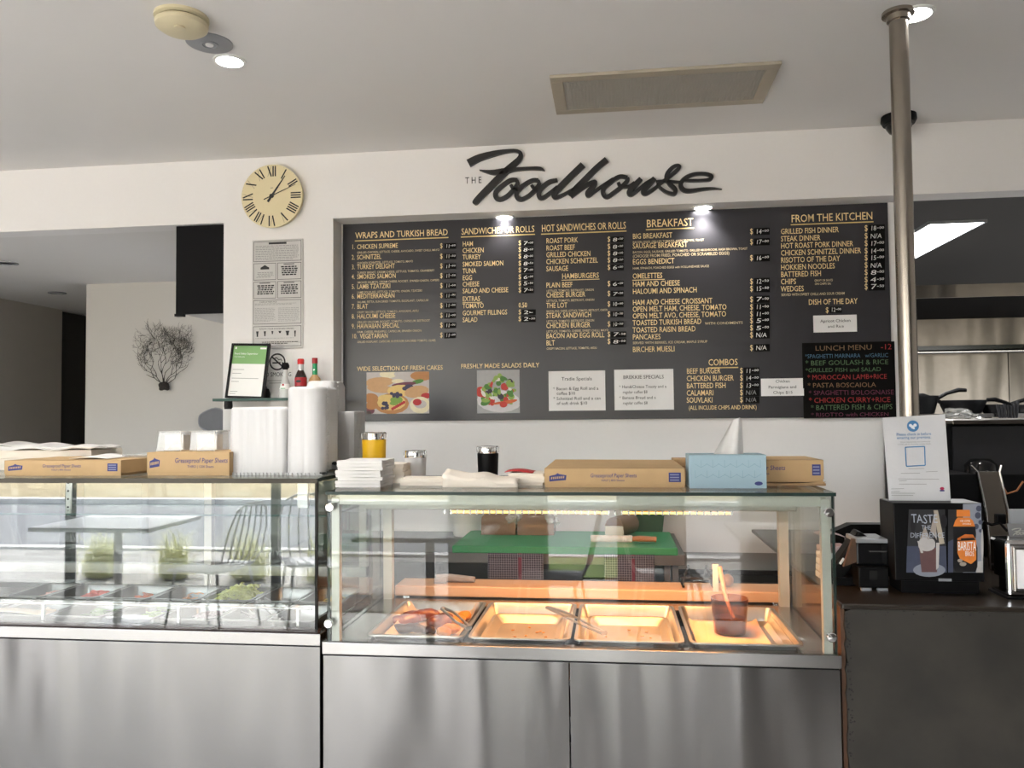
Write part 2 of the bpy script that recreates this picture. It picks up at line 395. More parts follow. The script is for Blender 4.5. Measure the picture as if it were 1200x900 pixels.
build('cover', MB().lathe([(.072, -.016), (.076, -.022), (.074, -.032), (.06, -.042), (.03, -.048), (0, -.049)], p, 32), 'ivory', t, smooth=1)
build('test_button', MB().lathe([(.016, -.047), (.016, -.052), (0, -.053)], p+Vector((.01, -.03, .002)), 16), 'ivory', t, smooth=1)
p = onZ(245.5, 50, ZC); t = thing('ceiling_speaker', 'flat round grey ceiling disc between the smoke alarm and the downlight', 'ceiling disc', p)
build('plate', MB().lathe([(.072, 0), (.072, -.003), (.066, -.006), (0, -.007)], p, 32), 'grey_plastic', t, smooth=1)
build('centre_ring', MB().lathe([(.028, -.006), (.028, -.009), (.022, -.010), (.02, -.006)], p, 24), 'grey_plastic', t, smooth=1)
build('indicator', MB().lathe([(0, -.0115), (.012, -.010), (.013, -.007)][::-1], p, 16), 'white_print', t, smooth=1)
# air vent
A, C_ = onZ(644, 89, ZC), onZ(894, 119, ZC); vx0, vx1, vy0, vy1 = -.205, .59, 2.79, 3.145; fz = ZC-.012
t = thing('air_vent', 'rectangular cream return air grille set in the ceiling', 'air vent', (vx0, vy0, ZC)); w = .045
for a in ((vx0, vy0, vx1, vy0+w), (vx0, vy1-w, vx1, vy1), (vx0, vy0+w, vx0+w, vy1-w), (vx1-w, vy0+w, vx1, vy1-w)):
    build('frame_rail', B(a[0], a[1], fz, a[2], a[3], ZC), 'vent_frame', t, bevel=.003)
build('backing', B(vx0+w, vy0+w, ZC-.0035, vx1-w, vy1-w, ZC-.0025), mat('vent_back', (.05, .047, .04), .9).name, t)
m = MB(); n1, n2 = 56, 20
for i in range(n1+1): x = vx0+w+(vx1-vx0-2*w)*i/n1; m.box(x-.0013, vy0+w, ZC-.0095, x+.0013, vy1-w, ZC-.0045)
for j in range(n2+1): y = vy0+w+(vy1-vy0-2*w)*j/n2; m.box(vx0+w, y-.0013, ZC-.0105, vx1-w, y+.0013, ZC-.0055)
tag(build('grille_mesh', m, 'vent_mesh', t), kind='stuff')
# dome camera and pole
p = onZ(1053, 136, ZC); t = thing('dome_camera', 'black dome security camera on the ceiling behind the pole', 'camera', p)
build('housing', MB().lathe([(.066, 0), (.068, -.02), (.06, -.035)], p, 28), 'black_plastic', t, smooth=1)
build('dome', MB().lathe([(.05, -.03), (.048, -.05), (.036, -.068), (.018, -.078), (0, -.08)], p, 28), 'black_gloss', t, smooth=1)
px0 = onY(1058, 480, 2.5).x; px1 = onY(1076, 480, 2.5).x; PR = .0265; PC = Vector(((px0+px1)/2-.003, 2.5, 0))
t = thing('steel_pole', 'tall brushed steel pole rising from the counter to the ceiling', 'pole', PC+Vector((0, 0, 1.0)))
build('tube', MB().lathe([(PR, 1.0), (PR, ZC)], PC, 36), 'pole_steel', t, smooth=1)
build('ceiling_flange', MB().lathe([(PR+.001, ZC-.03), (PR+.006, ZC-.028), (PR+.008, ZC-.012), (.046, ZC-.010), (.046, ZC)], PC, 36), 'pole_steel', t, smooth=1)
build('floor_flange', MB().lathe([(.05, 1.0), (.05, 1.008), (PR, 1.012)], PC, 30), 'pole_steel', t, smooth=1)
# ================================================================ shop sign: traced brush strokes cut from black board
def cr(P, n=7):
    out = []; P = [P[0]]+P+[P[-1]]
    for i in range(1, len(P)-2):
        for k in range(n):
            u = k/n; a, b, c, d = P[i-1:i+3]
            out.append([.5*(2*b[j]+(c[j]-a[j])*u+(2*a[j]-5*b[j]+4*c[j]-d[j])*u*u+(3*b[j]-a[j]-3*c[j]+d[j])*u**3) for j in range(3)])
    out.append(list(P[-2])); return out
def brush(mb, P, fn, t):
    S = cr(P); L = []; R_ = []
    for i, s in enumerate(S):
        a, b = S[max(i-1, 0)], S[min(i+1, len(S)-1)]; dx, dy = b[0]-a[0], b[1]-a[1]; l = math.hypot(dx, dy) or 1
        nx, ny = -dy/l*s[2]/2, dx/l*s[2]/2; L.append(fn(s[0]+nx, s[1]+ny)); R_.append(fn(s[0]-nx, s[1]-ny))
    n = len(S); vs = [p for p in L]+[p for p in R_]+[p+t for p in L]+[p+t for p in R_]; fs = []
    for i in range(n-1):
        fs += [(i, i+1, n+i+1, n+i), (2*n+i, 3*n+i, 3*n+i+1, 2*n+i+1), (i, 2*n+i, 2*n+i+1, i+1), (n+i, n+i+1, 3*n+i+1, 3*n+i)]
    fs += [(0, n, 3*n, 2*n), (n-1, 3*n-1, 4*n-1, 2*n-1)]
    mb.add(vs, fs)
def sh(P, d=1162.5): return [(x+d, y, w) for x, y, w in P]
LOGO = [
 ('F', [[(108, 205, 66), (200, 158, 58), (330, 120, 46), (450, 98, 30), (530, 97, 28), (566, 122, 36), (556, 165, 44), (515, 205, 50), (450, 262, 56), (380, 330, 60), (300, 410, 60), (220, 490, 56), (170, 545, 50), (158, 562, 30)],
        [(205, 264, 4), (260, 276, 22), (330, 284, 42), (430, 272, 48), (520, 258, 32), (640, 250, 27), (735, 251, 28), (777, 270, 5)]]),
 ('o', [[(538, 350, 30), (480, 352, 34), (410, 398, 38), (350, 455, 38), (350, 505, 38), (390, 521, 36), (450, 490, 36), (510, 430, 36), (538, 385, 34), (532, 350, 26)], [(480, 392, 28), (500, 425, 30), (545, 440, 26)]]),
 ('o', [[(722, 352, 30), (665, 356, 34), (590, 400, 38), (535, 455, 38), (535, 505, 38), (575, 521, 36), (640, 488, 36), (700, 430, 36), (726, 388, 34), (720, 352, 26)], [(660, 395, 28), (685, 425, 30), (730, 440, 26)]]),
 ('d', [[(888, 352, 30), (820, 368, 38), (760, 412, 38), (725, 460, 38), (730, 500, 38), (762, 508, 36), (830, 460, 32), (890, 410, 30)], [(1112, 218, 56), (1000, 325, 54), (900, 425, 52), (858, 475, 46), (872, 505, 36), (940, 480, 28), (1030, 430, 26), (1095, 388, 22)]]),
 ('h', [sh([(158, 172, 52), (65, 250, 50), (-35, 350, 50), (-125, 440, 50), (-165, 490, 42)]), sh([(-155, 500, 28), (-80, 440, 34), (0, 385, 34), (55, 368, 36), (40, 405, 42), (-10, 465, 42), (0, 490, 28), (60, 445, 28), (130, 395, 24), (215, 340, 24)])]),
 ('o', [sh([(340, 330, 32), (270, 322, 34), (190, 372, 38), (130, 430, 38), (130, 478, 38), (165, 498, 36), (230, 455, 36), (300, 400, 36), (340, 352, 34), (338, 330, 28)]), sh([(258, 372, 28), (280, 405, 30), (345, 408, 24), (400, 370, 20)])]),
 ('u', [sh([(458, 340, 42), (405, 395, 46), (355, 455, 44), (372, 480, 34), (430, 440, 30), (500, 380, 26), (560, 345, 26)]), sh([(578, 336, 42), (525, 392, 46), (478, 450, 42), (500, 472, 34), (560, 438, 30), (620, 392, 28)])]),
 ('s', [sh([(600, 400, 28), (690, 335, 30), (770, 268, 32), (796, 235, 28), (775, 222, 24), (735, 240, 30), (690, 290, 34), (680, 335, 34), (710, 385, 38), (757, 435, 38), (748, 472, 34), (690, 462, 30), (640, 430, 26), (600, 392, 24)]), sh([(590, 365, 20), (660, 360, 22), (740, 366, 22), (825, 372, 20)])]),
 ('e', [sh([(825, 352, 20), (900, 356, 24), (1000, 354, 24), (1062, 345, 30), (1075, 318, 32), (1025, 298, 28), (930, 300, 30), (855, 328, 34), (808, 378, 38), (820, 428, 38), (875, 447, 36), (1000, 432, 28), (1090, 426, 18), (1168, 432, 4)])])]
so = onY(690, 230, YW)
t = thing('shop_sign', 'raised black script lettering naming the shop, high on the white fascia', 'sign', so)
fn = lambda x, y: onY(535+x/7.5, 165+y/7.5, YW-.001)
for ch, S in LOGO:
    m = MB()
    for P in S: brush(m, P, fn, Vector((0, -.016, 0)))
    build('letter', m, 'sign_black', t)
m = MB(); p = onY(545, 215.3, YW-.002); write(m, 'T H E', p, X3, Z3, .0285, onY(564.5, 215, YW).x-p.x); build('small_lettering', m, 'sign_black', t)
m = MB(); wl = lambda x, y: Vector((.90-(x-100)/2230*.95+.25, YS-.08, 1.22-y/2230*.9))
for ch, S in LOGO[:5]:
    for P in S: brush(m, P, wl, Vector((0, -.001, 0)))
build('lettering', m, 'white_print', fw)
# ================================================================ clock
c0 = onY(321.7, 231.8, YW); R0 = .1455
t = thing('wall_clock', 'round cream wall clock with black Roman numerals on the white column', 'clock', c0)
def cl(x, y, e=0): return c0+Vector((x*R0, -.03-e, y*R0))
MY = Matrix.Rotation(math.pi/2, 3, 'X')
build('case', MB().lathe([(R0*.96, 0), (R0*.97, .022), (R0, .026), (R0, .03), (0, .03)], c0, 64, M=MY), 'clock_face', t, smooth=1)
nums = ['XII', 'I', 'II', 'III', 'IIII', 'V', 'VI', 'VII', 'VIII', 'IX', 'X', 'XI']
for h, s in enumerate(nums):
    m = MB(); a = math.radians(h*30); u = Vector((math.cos(a), -math.sin(a))); v = Vector((math.sin(a), math.cos(a)))
    ws = {'I': .062, 'V': .15, 'X': .15}; tot = sum(ws[c] for c in s)+.012*(len(s)-1); x = -tot/2
    def bar(xa, ya, xb, yb, w):
        d = Vector((xb-xa, yb-ya)).normalized(); nn = Vector((-d.y, d.x))*w/2
        P = [Vector((xa, ya))+nn, Vector((xa, ya))-nn, Vector((xb, yb))-nn, Vector((xb, yb))+nn]
        m.add([cl(*(u*q.x+v*q.y), .0008) for q in P], [(0, 1, 2, 3)])
    for c in s:
        w = ws[c]; lo, hi = .62, .95
        if c == 'I': bar(x+w/2, lo, x+w/2, hi, .042)
        if c == 'V': bar(x+w*.1, hi, x+w*.55, lo, .042); bar(x+w*.95, hi, x+w*.55, lo, .008)
        if c == 'X': bar(x+w*.1, hi, x+w*.9, lo, .042); bar(x+w*.9, hi, x+w*.1, lo, .008)
        x += w+.012
    build('numeral', m, 'black_print', t)
m = MB()
for k in range(60): a = math.radians(k*6); m.flat([(math.sin(a)*.975*R0-.0006, math.cos(a)*.975*R0-.0006), (math.sin(a)*.975*R0+.0006, math.cos(a)*.975*R0-.0006), (math.sin(a)*.975*R0+.0006, math.cos(a)*.975*R0+.0006), (math.sin(a)*.975*R0-.0006, math.cos(a)*.975*R0+.0006)], c0+Vector((0, -.0308, 0)), X3, Z3)
build('minute_marks', m, 'black_print', t)
def hand(ang, L, tail, w0, w1, e):
    a = math.radians(ang); v = Vector((math.sin(a), math.cos(a))); u = Vector((v.y, -v.x)); m = MB()
    P = [-v*tail-u*w0, -v*tail+u*w0, u*w0, v*L+u*w1, v*L-u*w1, -u*w0]
    m.ext([(q.x*R0, q.y*R0) for q in P], c0+Vector((0, -.031-e, 0)), X3, Z3, NY, .0012); return m
build('hour_hand', hand(35, .76, .22, .035, .010, .0005), 'black_print', t)
build('minute_hand', hand(67, .86, .27, .014, .006, .003), 'black_print', t)
build('centre_cap', MB().lathe([(.009, .03), (.009, .037), (0, .038)], c0, 20, M=MY), 'black_print', t, smooth=1)
m = MB(); p = cl(-.04, .25, .001); m.flat([(0, 0), (.012, 0), (.012, .002), (0, .002)], p, X3, Z3); build('dial_mark', m, 'black_print', t)
# ================================================================ menu board
YB = 3.60
bx0, bx1 = onY(402, 400, YB).x, onY(1044.5, 400, YB).x; bz0, bz1 = onY(720, 491.3, YB).z, onY(720, 250.2, YB).z
mbd = thing('menu_board', 'long dark grey wall menu board filled with gold lettering', 'menu board', ((bx0+bx1)/2, YB, bz0))
build('backing_panel', B(bx0, YB, bz0, bx1, YN-.0005, bz1), 'board', mbd)
K = YB/FPX/math.cos(.12)
def bt(mb, t, x, y, cap, x1=None, xs=.715, bold=1, e=.0012, **k):
    p = onY(x, y, YB-e); w = (onY(x1, y, YB-e).x-p.x) if x1 else None
    write(mb, t, p, X3, Z3, cap*K, w, xs, bold, **k)
def rule(mb, x0, x1, y, h=.9, e=.0012):
    p = onY(x0, y, YB-e); q = onY(x1, y, YB-e); mb.flat([(0, 0), (q.x-p.x, 0), (q.x-p.x, -h*K), (0, -h*K)], (p.x, p.y, p.z), X3, Z3)
def rect(x0, y0, x1, y1, e):
    """pixel rectangle on the board -> world corners (left x, right x, low z, high z)"""
    a = onY(x0, (y0+y1)/2, YB-e); b = onY(x1, (y0+y1)/2, YB-e); m = (x0+x1)/2
    return a.x, b.x, onY(m, y1, YB-e).z, onY(m, y0, YB-e).z
H = MB(); I = MB(); D = MB(); HR = MB()
def head(t, x0, x1, y, cap):
    h_ = MB(); bt(h_, t, x0, y, cap, x1, bold=1); build('heading_lettering', h_, 'gold', mbd); h_ = MB(); rule(h_, x0-.5, x1+.5, y+2.2, 1.3); build('heading_underline', h_, 'gold_rule', mbd)
head('WRAPS AND TURKISH BREAD', 416.3, 525, 279.6, 7.4); head('SANDWICHES OR ROLLS', 540.6, 626.5, 275.0, 7.4)
head('HOT SANDWICHES OR ROLLS', 634.6, 733.8, 271.6, 8); head('BREAKFAST', 757.4, 812.6, 266.4, 8.6); head('FROM THE KITCHEN', 927, 1023.2, 260.6, 8.4); head('COMBOS', 830, 864.7, 428.3, 7)
PR_ = []   # price stickers: x0,x1,yc,h,text
c1 = [('CHICKEN SUPREME', 292, 'GRILLED CHICKEN, LETTUCE, CHEESE, AVOCADO, SWEET CHILLI, MAYO', 552), ('SCHNITZEL', 304.2, 'CHICKEN SCHNITZEL, LETTUCE, TOMATO, MAYO', 403),
      ('TURKEY DELIGHT', 315.6, 'TURKEY BREAST, CREAM CHEESE, LETTUCE, TOMATO, CRANBERRY', 524), ('SMOKED SALMON', 327, 'SMOKED SALMON, CREAM CHEESE, ROCKET, SPANISH ONION, CAPERS', 550),
      ('LAMB TZATZIKI', 338.6, 'LAMB SOUVLAKI, LETTUCE, TOMATO, ONION, TZATZIKI', 455), ('MEDITERRANEAN', 350, 'SALAMI, FETTA, SUN DRIED TOMATO, EGGPLANT, CAPSICUM', 490), ('BLAT', 361.9, 'CRISPY BACON, LETTUCE, TOMATO, AVOCADO, AIOLI', 435),
      ('HALOUMI CHEESE', 373.5, 'GRILLED HALOUMI, ROCKET, TOMATO, CAPSICUM, BEETROOT', 498), ('HAWAIIAN SPECIAL', 385, 'HAM, CHEESE, PINEAPPLE, CAPSICUM, SPANISH ONION', 452), ('VEGETARIAN', 396.7, 'GRILLED EGGPLANT, CAPSICUM, MUSHROOM, SUN DRIED TOMATO, OLIVES', 530)]
for i, (n, y, d, xe) in enumerate(c1):
    bt(I, '%d.' % (i+1), 412, y, 5.6); bt(I, n, 418.3+(3.5 if i == 9 else 0), y, 5.6); bt(D, d, 418.5, y+5.3, 2.5, 400+xe/4.8)
    bt(I, '$', 515.6, y-1.3, 5.8); PR_.append((520.8, 534.5, y-3.7, 6.8, '11-50' if i < 5 else '11-00'))
for n, y, pr in (('HAM', 288.7, '7-00'), ('CHICKEN', 296.5, '8-50'), ('TURKEY', 304.2, '8-00'), ('SMOKED SALMON', 312.5, '8-50'), ('TUNA', 320.4, '7-00'), ('EGG', 328.4, '6-00'), ('CHEESE', 336, '5-50'), ('SALAD AND CHEESE', 343.8, '7-50'),
                 ('EXTRAS', 353.2, None), ('TOMATO', 361.4, None), ('GOURMET FILLINGS', 369.7, '2-'), ('SALAD', 377.6, '2-50')):
    bt(I, n, 542, y, 5.7)
    if n == 'EXTRAS': rule(I, 542, 565, y+1.2, .7)
    if n == 'TOMATO': bt(I, '0.50', 607.7, y-1, 5.6)
    if pr: bt(I, '$', 607.5, y-1.3, 5.8); PR_.append((611.5, 628 if y > 365 else 625.6, y-3.6, 6.8, pr))
for n, y, d, xe, pr in (('ROAST PORK', 285.2, 0, 0, '8-50'), ('ROAST BEEF', 293.6, 0, 0, '8-50'), ('GRILLED CHICKEN', 301.6, 0, 0, '8-50'), ('CHICKEN SCHNITZEL', 309.6, 0, 0, '8-50'), ('SAUSAGE', 318, 0, 0, '6-00'),
                 ('PLAIN BEEF', 337.2, 'LETTUCE, TOMATO, BEETROOT, ONION', 380, '6-50'), ('CHEESE BURGER', 348.8, 'LETTUCE, TOMATO, BEETROOT, ONION', 382, '7-50'), ('THE LOT', 361, 'BACON, EGG, CHEESE, LETTUCE, TOMATO, BEETROOT, ONION', 460, '10-00'),
                 ('STEAK SANDWICH', 372.8, 'LETTUCE, TOMATO, BEETROOT, ONION', 382, '10-50'), ('CHICKEN BURGER', 384.6, 'LETTUCE, TOMATO, CHEESE, SWEET CHILLI, MAYO', 466, '10-50'), ('BACON AND EGG ROLL', 396.6, 0, 0, '7-50'), ('BLT', 404.8, 'CRISPY BACON, LETTUCE, TOMATO, AIOLI', 398, '8-00')):
    bt(I, n, 640, y, 5.9)
    if d: bt(D, d, 640.5, y+5.1, 2.5, 620+xe/5)
    bt(I, '$', 711.8, y-2, 6); PR_.append((716, 731 if y < 390 else 734, y-4.6, 7, pr))
bt(I, 'HAMBURGERS', 658.4, 326.6, 5.9, 702); rule(I, 658, 702.5, 328, .8)
for n, y in (('BIG BREAKFAST', 280), ('SAUSAGE BREAKFAST', 291.4), ('EGGS BENEDICT', 310), ('OMELETTES', 326.6), ('HAM AND CHEESE', 336), ('HALOUMI AND SPINACH', 344.6), ('HAM AND CHEESE CROISSANT', 357.6), ('OPEN MELT HAM, CHEESE, TOMATO', 365.4), ('OPEN MELT AVO, CHEESE, TOMATO', 373.4),
             ('TOASTED TURKISH BREAD', 381.4), ('TOASTED RAISIN BREAD', 389.8), ('PANCAKES', 398), ('BIRCHER MUESLI', 412.6)): bt(I, n, 741.3, y, 6, xs=.735)
rule(I, 741, 779, 328, .8)
for d, y, xe, c in (('BACON, EGGS, GRILLED TOMATO, HASH BROWN, TOAST', 285.2, 825, 2.5), ('BACON, EGGS, SAUSAGE, GRILLED TOMATO, GRILLED MUSHROOM, HASH BROWN, TOAST', 297, 876, 2.5), ('(CHOOSE FROM FRIED, POACHED OR SCRAMBLED EGGS)', 302, 855, 3.4),
                    ('HAM, SPINACH, POACHED EGGS with HOLLANDAISE SAUCE', 315.8, 831, 2.5), ('SERVED WITH BERRIES, ICE CREAM, MAPLE SYRUP', 403.3, 829, 2.7)): bt(D, d, 741.5, y, c, xe)
bt(D, 'WITH CONDIMENTS', 826, 380.5, 2.8, 870.5)
for y, pr in ((271.2, '14-00'), (283.4, '17-00'), (302.2, '16-00'), (329.8, '12-50'), (338.2, '15-50'), (350.8, '7-00'), (359.8, '11-00'), (368, '11-00'), (375.8, '5-00'), (384.2, '5-00'), (392.6, 'N/A'), (407.6, 'N/A')):
    bt(I, '$', 878.8, y+3, 6.2); PR_.append((883.6, 902, y, 8.3, pr))
for n, y in (('GRILLED FISH DINNER', 274.4), ('STEAK DINNER', 283), ('HOT ROAST PORK DINNER', 291.3), ('CHICKEN SCHNITZEL DINNER', 299.6), ('RISOTTO OF THE DAY', 308), ('HOKKIEN NOODLES', 316.4), ('BATTERED FISH', 324.7), ('CHIPS', 333.2), ('WEDGES', 341.8)): bt(I, n, 915, y, 6, xs=.72)
for y, pr in ((267.6, '18-00'), (276.6, 'N/A'), (285.2, '17-00'), (294, '14-00'), (302.2, '15-00'), (310.8, 'N/A'), (319.2, '8-00'), (327.8, '4-50'), (336, '7-50')):
    bt(I, '$', 1013, y+3, 6.4); PR_.append((1017.6, 1037, y, 8.9, pr))
bt(D, 'SERVED WITH SWEET CHILLI AND SOUR CREAM', 915.5, 347, 2.8, 990); bt(D, 'GRAVY OR SAUCE', 954.4, 330, 2.4, 976); bt(D, 'ON CHIPS 50c', 954.8, 334, 2.4, 974)
bt(I, 'DISH OF THE DAY', 947.4, 357.2, 6, 1005); bt(I, '$', 967.5, 366.3, 6); PR_.append((972.2, 986.5, 363, 7.5, '12-00'))
for n, y, pr in (('BEEF BURGER', 438, '11-00'), ('CHICKEN BURGER', 446.6, '14-00'), ('BATTERED FISH', 455.2, '13-00'), ('CALAMARI', 463.6, 'N/A'), ('SOUVLAKI', 472, 'N/A')):
    bt(I, n, 804.6, y, 6); bt(I, '$', 867, y-.6, 6.2); PR_.append((871.5, 890, y-3.4, 8, pr))
bt(I, '(ALL INCLUDE CHIPS AND DRINK)', 807, 480.2, 4.6, 887)
bt(I, 'WIDE SELECTION OF FRESH CAKES', 418.4, 434.8, 5.2, 519); bt(I, 'FRESHLY MADE SALADS DAILY', 540, 431.8, 5.2, 632)
build('item_lettering', I, 'gold', mbd); build('description_lettering', D, 'cream_text', mbd)
for x0, x1, yc, h, txt in PR_:
    a, b, z0, z1 = rect(x0, yc-h/2, x1, yc+h/2, 0)
    s = build('price_label', B(a, YB-.0006, z0, b, YB-.0001, z1), 'sticker', mbd)
    m = MB(); dark = txt == 'N/A' and yc > 455
    p = Vector((a+(b-a)*.10, YB-.0012, z0+(z1-z0)*.2)); hh = (z1-z0)*.62
    if '-' in txt:
        A_, B_ = txt.split('-'); w = write(m, A_, p, X3, Z3, hh, (b-a)*.38, slant=.1, jit=.06)
        m.flat([(0, 0), (hh*.35, 0), (hh*.35, hh*.13), (0, hh*.13)], p+Vector(((b-a)*.42, 0, hh*.5)), X3, Z3)
        if B_: write(m, B_, p+Vector(((b-a)*.54, 0, hh*.38)), X3, Z3, hh*.5, (b-a)*.3, slant=.1, jit=.06, bold=1)
        else: m.flat([(0, 0), (hh*.9, 0), (hh*.9, hh*.13), (0, hh*.13)], p+Vector(((b-a)*.45, 0, hh*.35)), X3, Z3)
    else: write(m, txt, p, X3, Z3, hh, (b-a)*.7, slant=.1, jit=.05)
    build('price_writing', m, 'grey_print' if dark else 'white_print', s)
# printed photographs on the board (flat print)
PAL = dict(pw=(.62, .58, .56), crust=(.56, .30, .12), custard=(.80, .62, .28), berry=(.06, .05, .13), red=(.55, .03, .04), kiwi=(.30, .45, .10), cream=(.82, .76, .58), pastry=(.66, .44, .25), plum=(.22, .05, .09), choc=(.10, .05, .035),
           leaf=(.12, .30, .05), leaf2=(.36, .50, .14), tom=(.62, .07, .04), feta=(.82, .80, .74), olive=(.05, .03, .06), plate=(.74, .73, .74), carrot=(.70, .20, .06), bgsal=(.50, .50, .51))
for k, v in PAL.items(): mat('print_'+k, tuple(c**1.35 for c in v), .5, var=.12, scale=60)
PK = list(PAL); PM = ['print_'+k for k in PK]
def photo(name, x0, y0, x1, y1, bgk, dots, e0=.0008):
    a, b, z0, z1 = rect(x0, y0, x1, y1, 0); m = MB(); m.cur = PK.index(bgk); m.flat([(0, 0), (b-a, 0), (b-a, z1-z0), (0, z1-z0)], (a, YB-e0, z0), X3, Z3)
    for i, (k, cx, cy, rx, ry, rot) in enumerate(dots):
        m.cur = PK.index(k); P = []
        for q in range(14):
            t_ = q*math.pi/7; ca, sa = math.cos(math.radians(rot)), math.sin(math.radians(rot)); ex, ey = math.cos(t_)*rx, math.sin(t_)*ry
            X_ = min(1, max(0, cx+ex*ca-ey*sa)); Y_ = min(1, max(0, cy+ex*sa+ey*ca)); P.append((X_*(b-a), Y_*(z1-z0)))
        m.flat(P, (a, YB-e0-.00002*(i+1), z0), X3, Z3)
    return build(name, m, PM, mbd)
rd = random.Random(3)
ck = [('cream', .35, .95, .14, .1, 0), ('pw', .6, .95, .16, .09, 0), ('crust', .9, .9, .2, .12, 0), ('leaf', .82, .76, .1, .05, 20), ('pastry', .2, .76, .24, .12, 5), ('cream', .5, .78, .1, .05, 0), ('plum', .6, .70, .2, .05, 8), ('pastry', .22, .6, .22, .1, -12), ('custard', .55, .55, .22, .14, 0), ('berry', .68, .64, .07, .06, 0), ('berry', .62, .6, .05, .05, 0),
      ('pastry', .8, .52, .2, .14, 20), ('crust', .06, .38, .13, .12, 0), ('red', .95, .42, .08, .07, 0), ('plum', .05, .08, .08, .09, 0), ('crust', .08, .2, .1, .1, 0), ('crust', .4, .24, .28, .25, 0), ('custard', .4, .27, .23, .19, 0), ('custard', .3, .37, .12, .09, 0), ('kiwi', .48, .33, .1, .09, 0), ('kiwi', .44, .25, .07, .05, 0)]
for q in range(9): ck.append(('berry', .45+rd.uniform(-.05, .1), .43+rd.uniform(-.03, .07), .028, .038, 0))
for q in range(10): ck.append(('berry', .28+rd.uniform(-.06, .07), .2+rd.uniform(-.07, .07), .028, .038, 0))
for q in range(7): ck.append(('red', .42+q*.03, .12+q*.025, .025, .035, 0))
ck += [('cream', .86, .2, .17, .2, 0), ('pw', .86, .22, .1, .1, 0), ('red', .81, .27, .07, .08, 0), ('choc', .03, .02, .05, .05, 0)]
photo('cake_photo', 429.6, 435.8, 503, 484.8, 'pw', ck)
sd = [('plate', .5, .28, .52, .26, -5), ('plate', .55, .2, .46, .14, -3), ('tom', .08, .5, .12, .12, 0)]
for q in range(70):
    an = rd.uniform(0, 6.28); r = rd.random()**.5; k = rd.choice(['leaf', 'leaf2', 'leaf2', 'leaf', 'tom', 'feta', 'tom', 'olive', 'leaf2'])
    sd.append((k, .5+math.cos(an)*r*.42, .5+math.sin(an)*r*.33+(.05 if abs(math.cos(an)) < .5 else 0), rd.uniform(.03, .1), rd.uniform(.03, .07), rd.uniform(0, 180)))
sd += [('carrot', .55, .24, .2, .03, 8), ('carrot', .75, .26, .2, .04, 12), ('tom', .62, .2, .09, .07, 0), ('leaf', .2, .25, .12, .07, 20), ('leaf2', .2, .3, .1, .05, 0)]
photo('salad_photo', 559, 433.6, 609, 484.2, 'bgsal', sd)
# papers taped on the board
def notice(name, x0, y0, x1, y1, label, cat, lines, m_paper='paper', rot=0, grp='paper notices on the menu board', ink='black_print', cols=None, Y=None, e=.0022, bold=0):
    a, b, z0, z1 = rect(x0, y0, x1, y1, e); c = Vector(((a+b)/2, YB-e, (z0+z1)/2)); w, h = b-a, z1-z0
    t = thing(name, label, cat, c, grp); R_ = Matrix.Rotation(math.radians(rot), 3, 'Y'); U = R_ @ X3; V = R_ @ Z3
    O = c-U*w/2-V*h/2
    def s(u, v): return O+U*w*u+V*h*v+NY*(.0006+.0009*math.sin(u*7+v*3)**2+.001*(abs(u-.5)**4+abs(v-.5)**4)*8)
    build('sheet', MB().grid(s, 10, 8), m_paper, t, smooth=1)
    for i, (tx, u, v, cap, wd) in enumerate(lines):
        m = MB(); write(m, tx, O+U*w*u+V*h*v+NY*.0032, U, V, cap*h, wd*w, bold=bold, jit=.03)
        build('handwriting' if cols else 'lettering', m, cols[i] if cols else ink, t)
    return t
notice('specials_sheet', 643, 434.6, 709.4, 481.2, 'white paper sheet headed Tradie Specials on the menu board', 'notice', [('Tradie Specials', .23, .76, .085, .54), ('* Bacon & Egg Roll and a', .08, .52, .075, .8), ('coffee $10', .14, .40, .075, .33), ('* Schnitzel Roll and a can', .08, .27, .075, .84), ('of soft drink $10', .14, .15, .075, .54)])
notice('specials_sheet', 720, 432.8, 789.4, 480.4, 'shiny white sheet headed Brekkie Specials on the menu board', 'notice', [('BREKKIE SPECIALS', .15, .77, .085, .69), ('* Ham&Cheese Toasty and a', .08, .54, .07, .8), ('regular coffee $8', .14, .41, .07, .42), ('* Banana Bread and a', .08, .27, .07, .62), ('regular coffee $8', .14, .14, .07, .42)], 'paper_glossy')
notice('dish_sheet', 953, 369.3, 1004, 389.2, 'small white sheet reading Apricot Chicken and Rice', 'notice', [('Apricot Chicken', .16, .58, .17, .7), ('and Rice', .33, .26, .16, .37)])
notice('dish_sheet', 891.7, 443.4, 941.8, 464, 'small white sheet reading Chicken Parmigiana and Chips $15', 'notice', [('Chicken', .34, .76, .16, .34), ('Parmigiana and', .17, .43, .16, .66), ('Chips $15', .28, .12, .16, .46)])
for k, v in dict(ch_blue=(.06, .14, .23), ch_red=(.34, .03, .03), ch_green=(.08, .15, .07), ch_plum=(.13, .025, .06), ch_brown=(.20, .12, .06), ch_white=(.4, .4, .38)).items(): mat(k, v, .8, var=.35, scale=90)
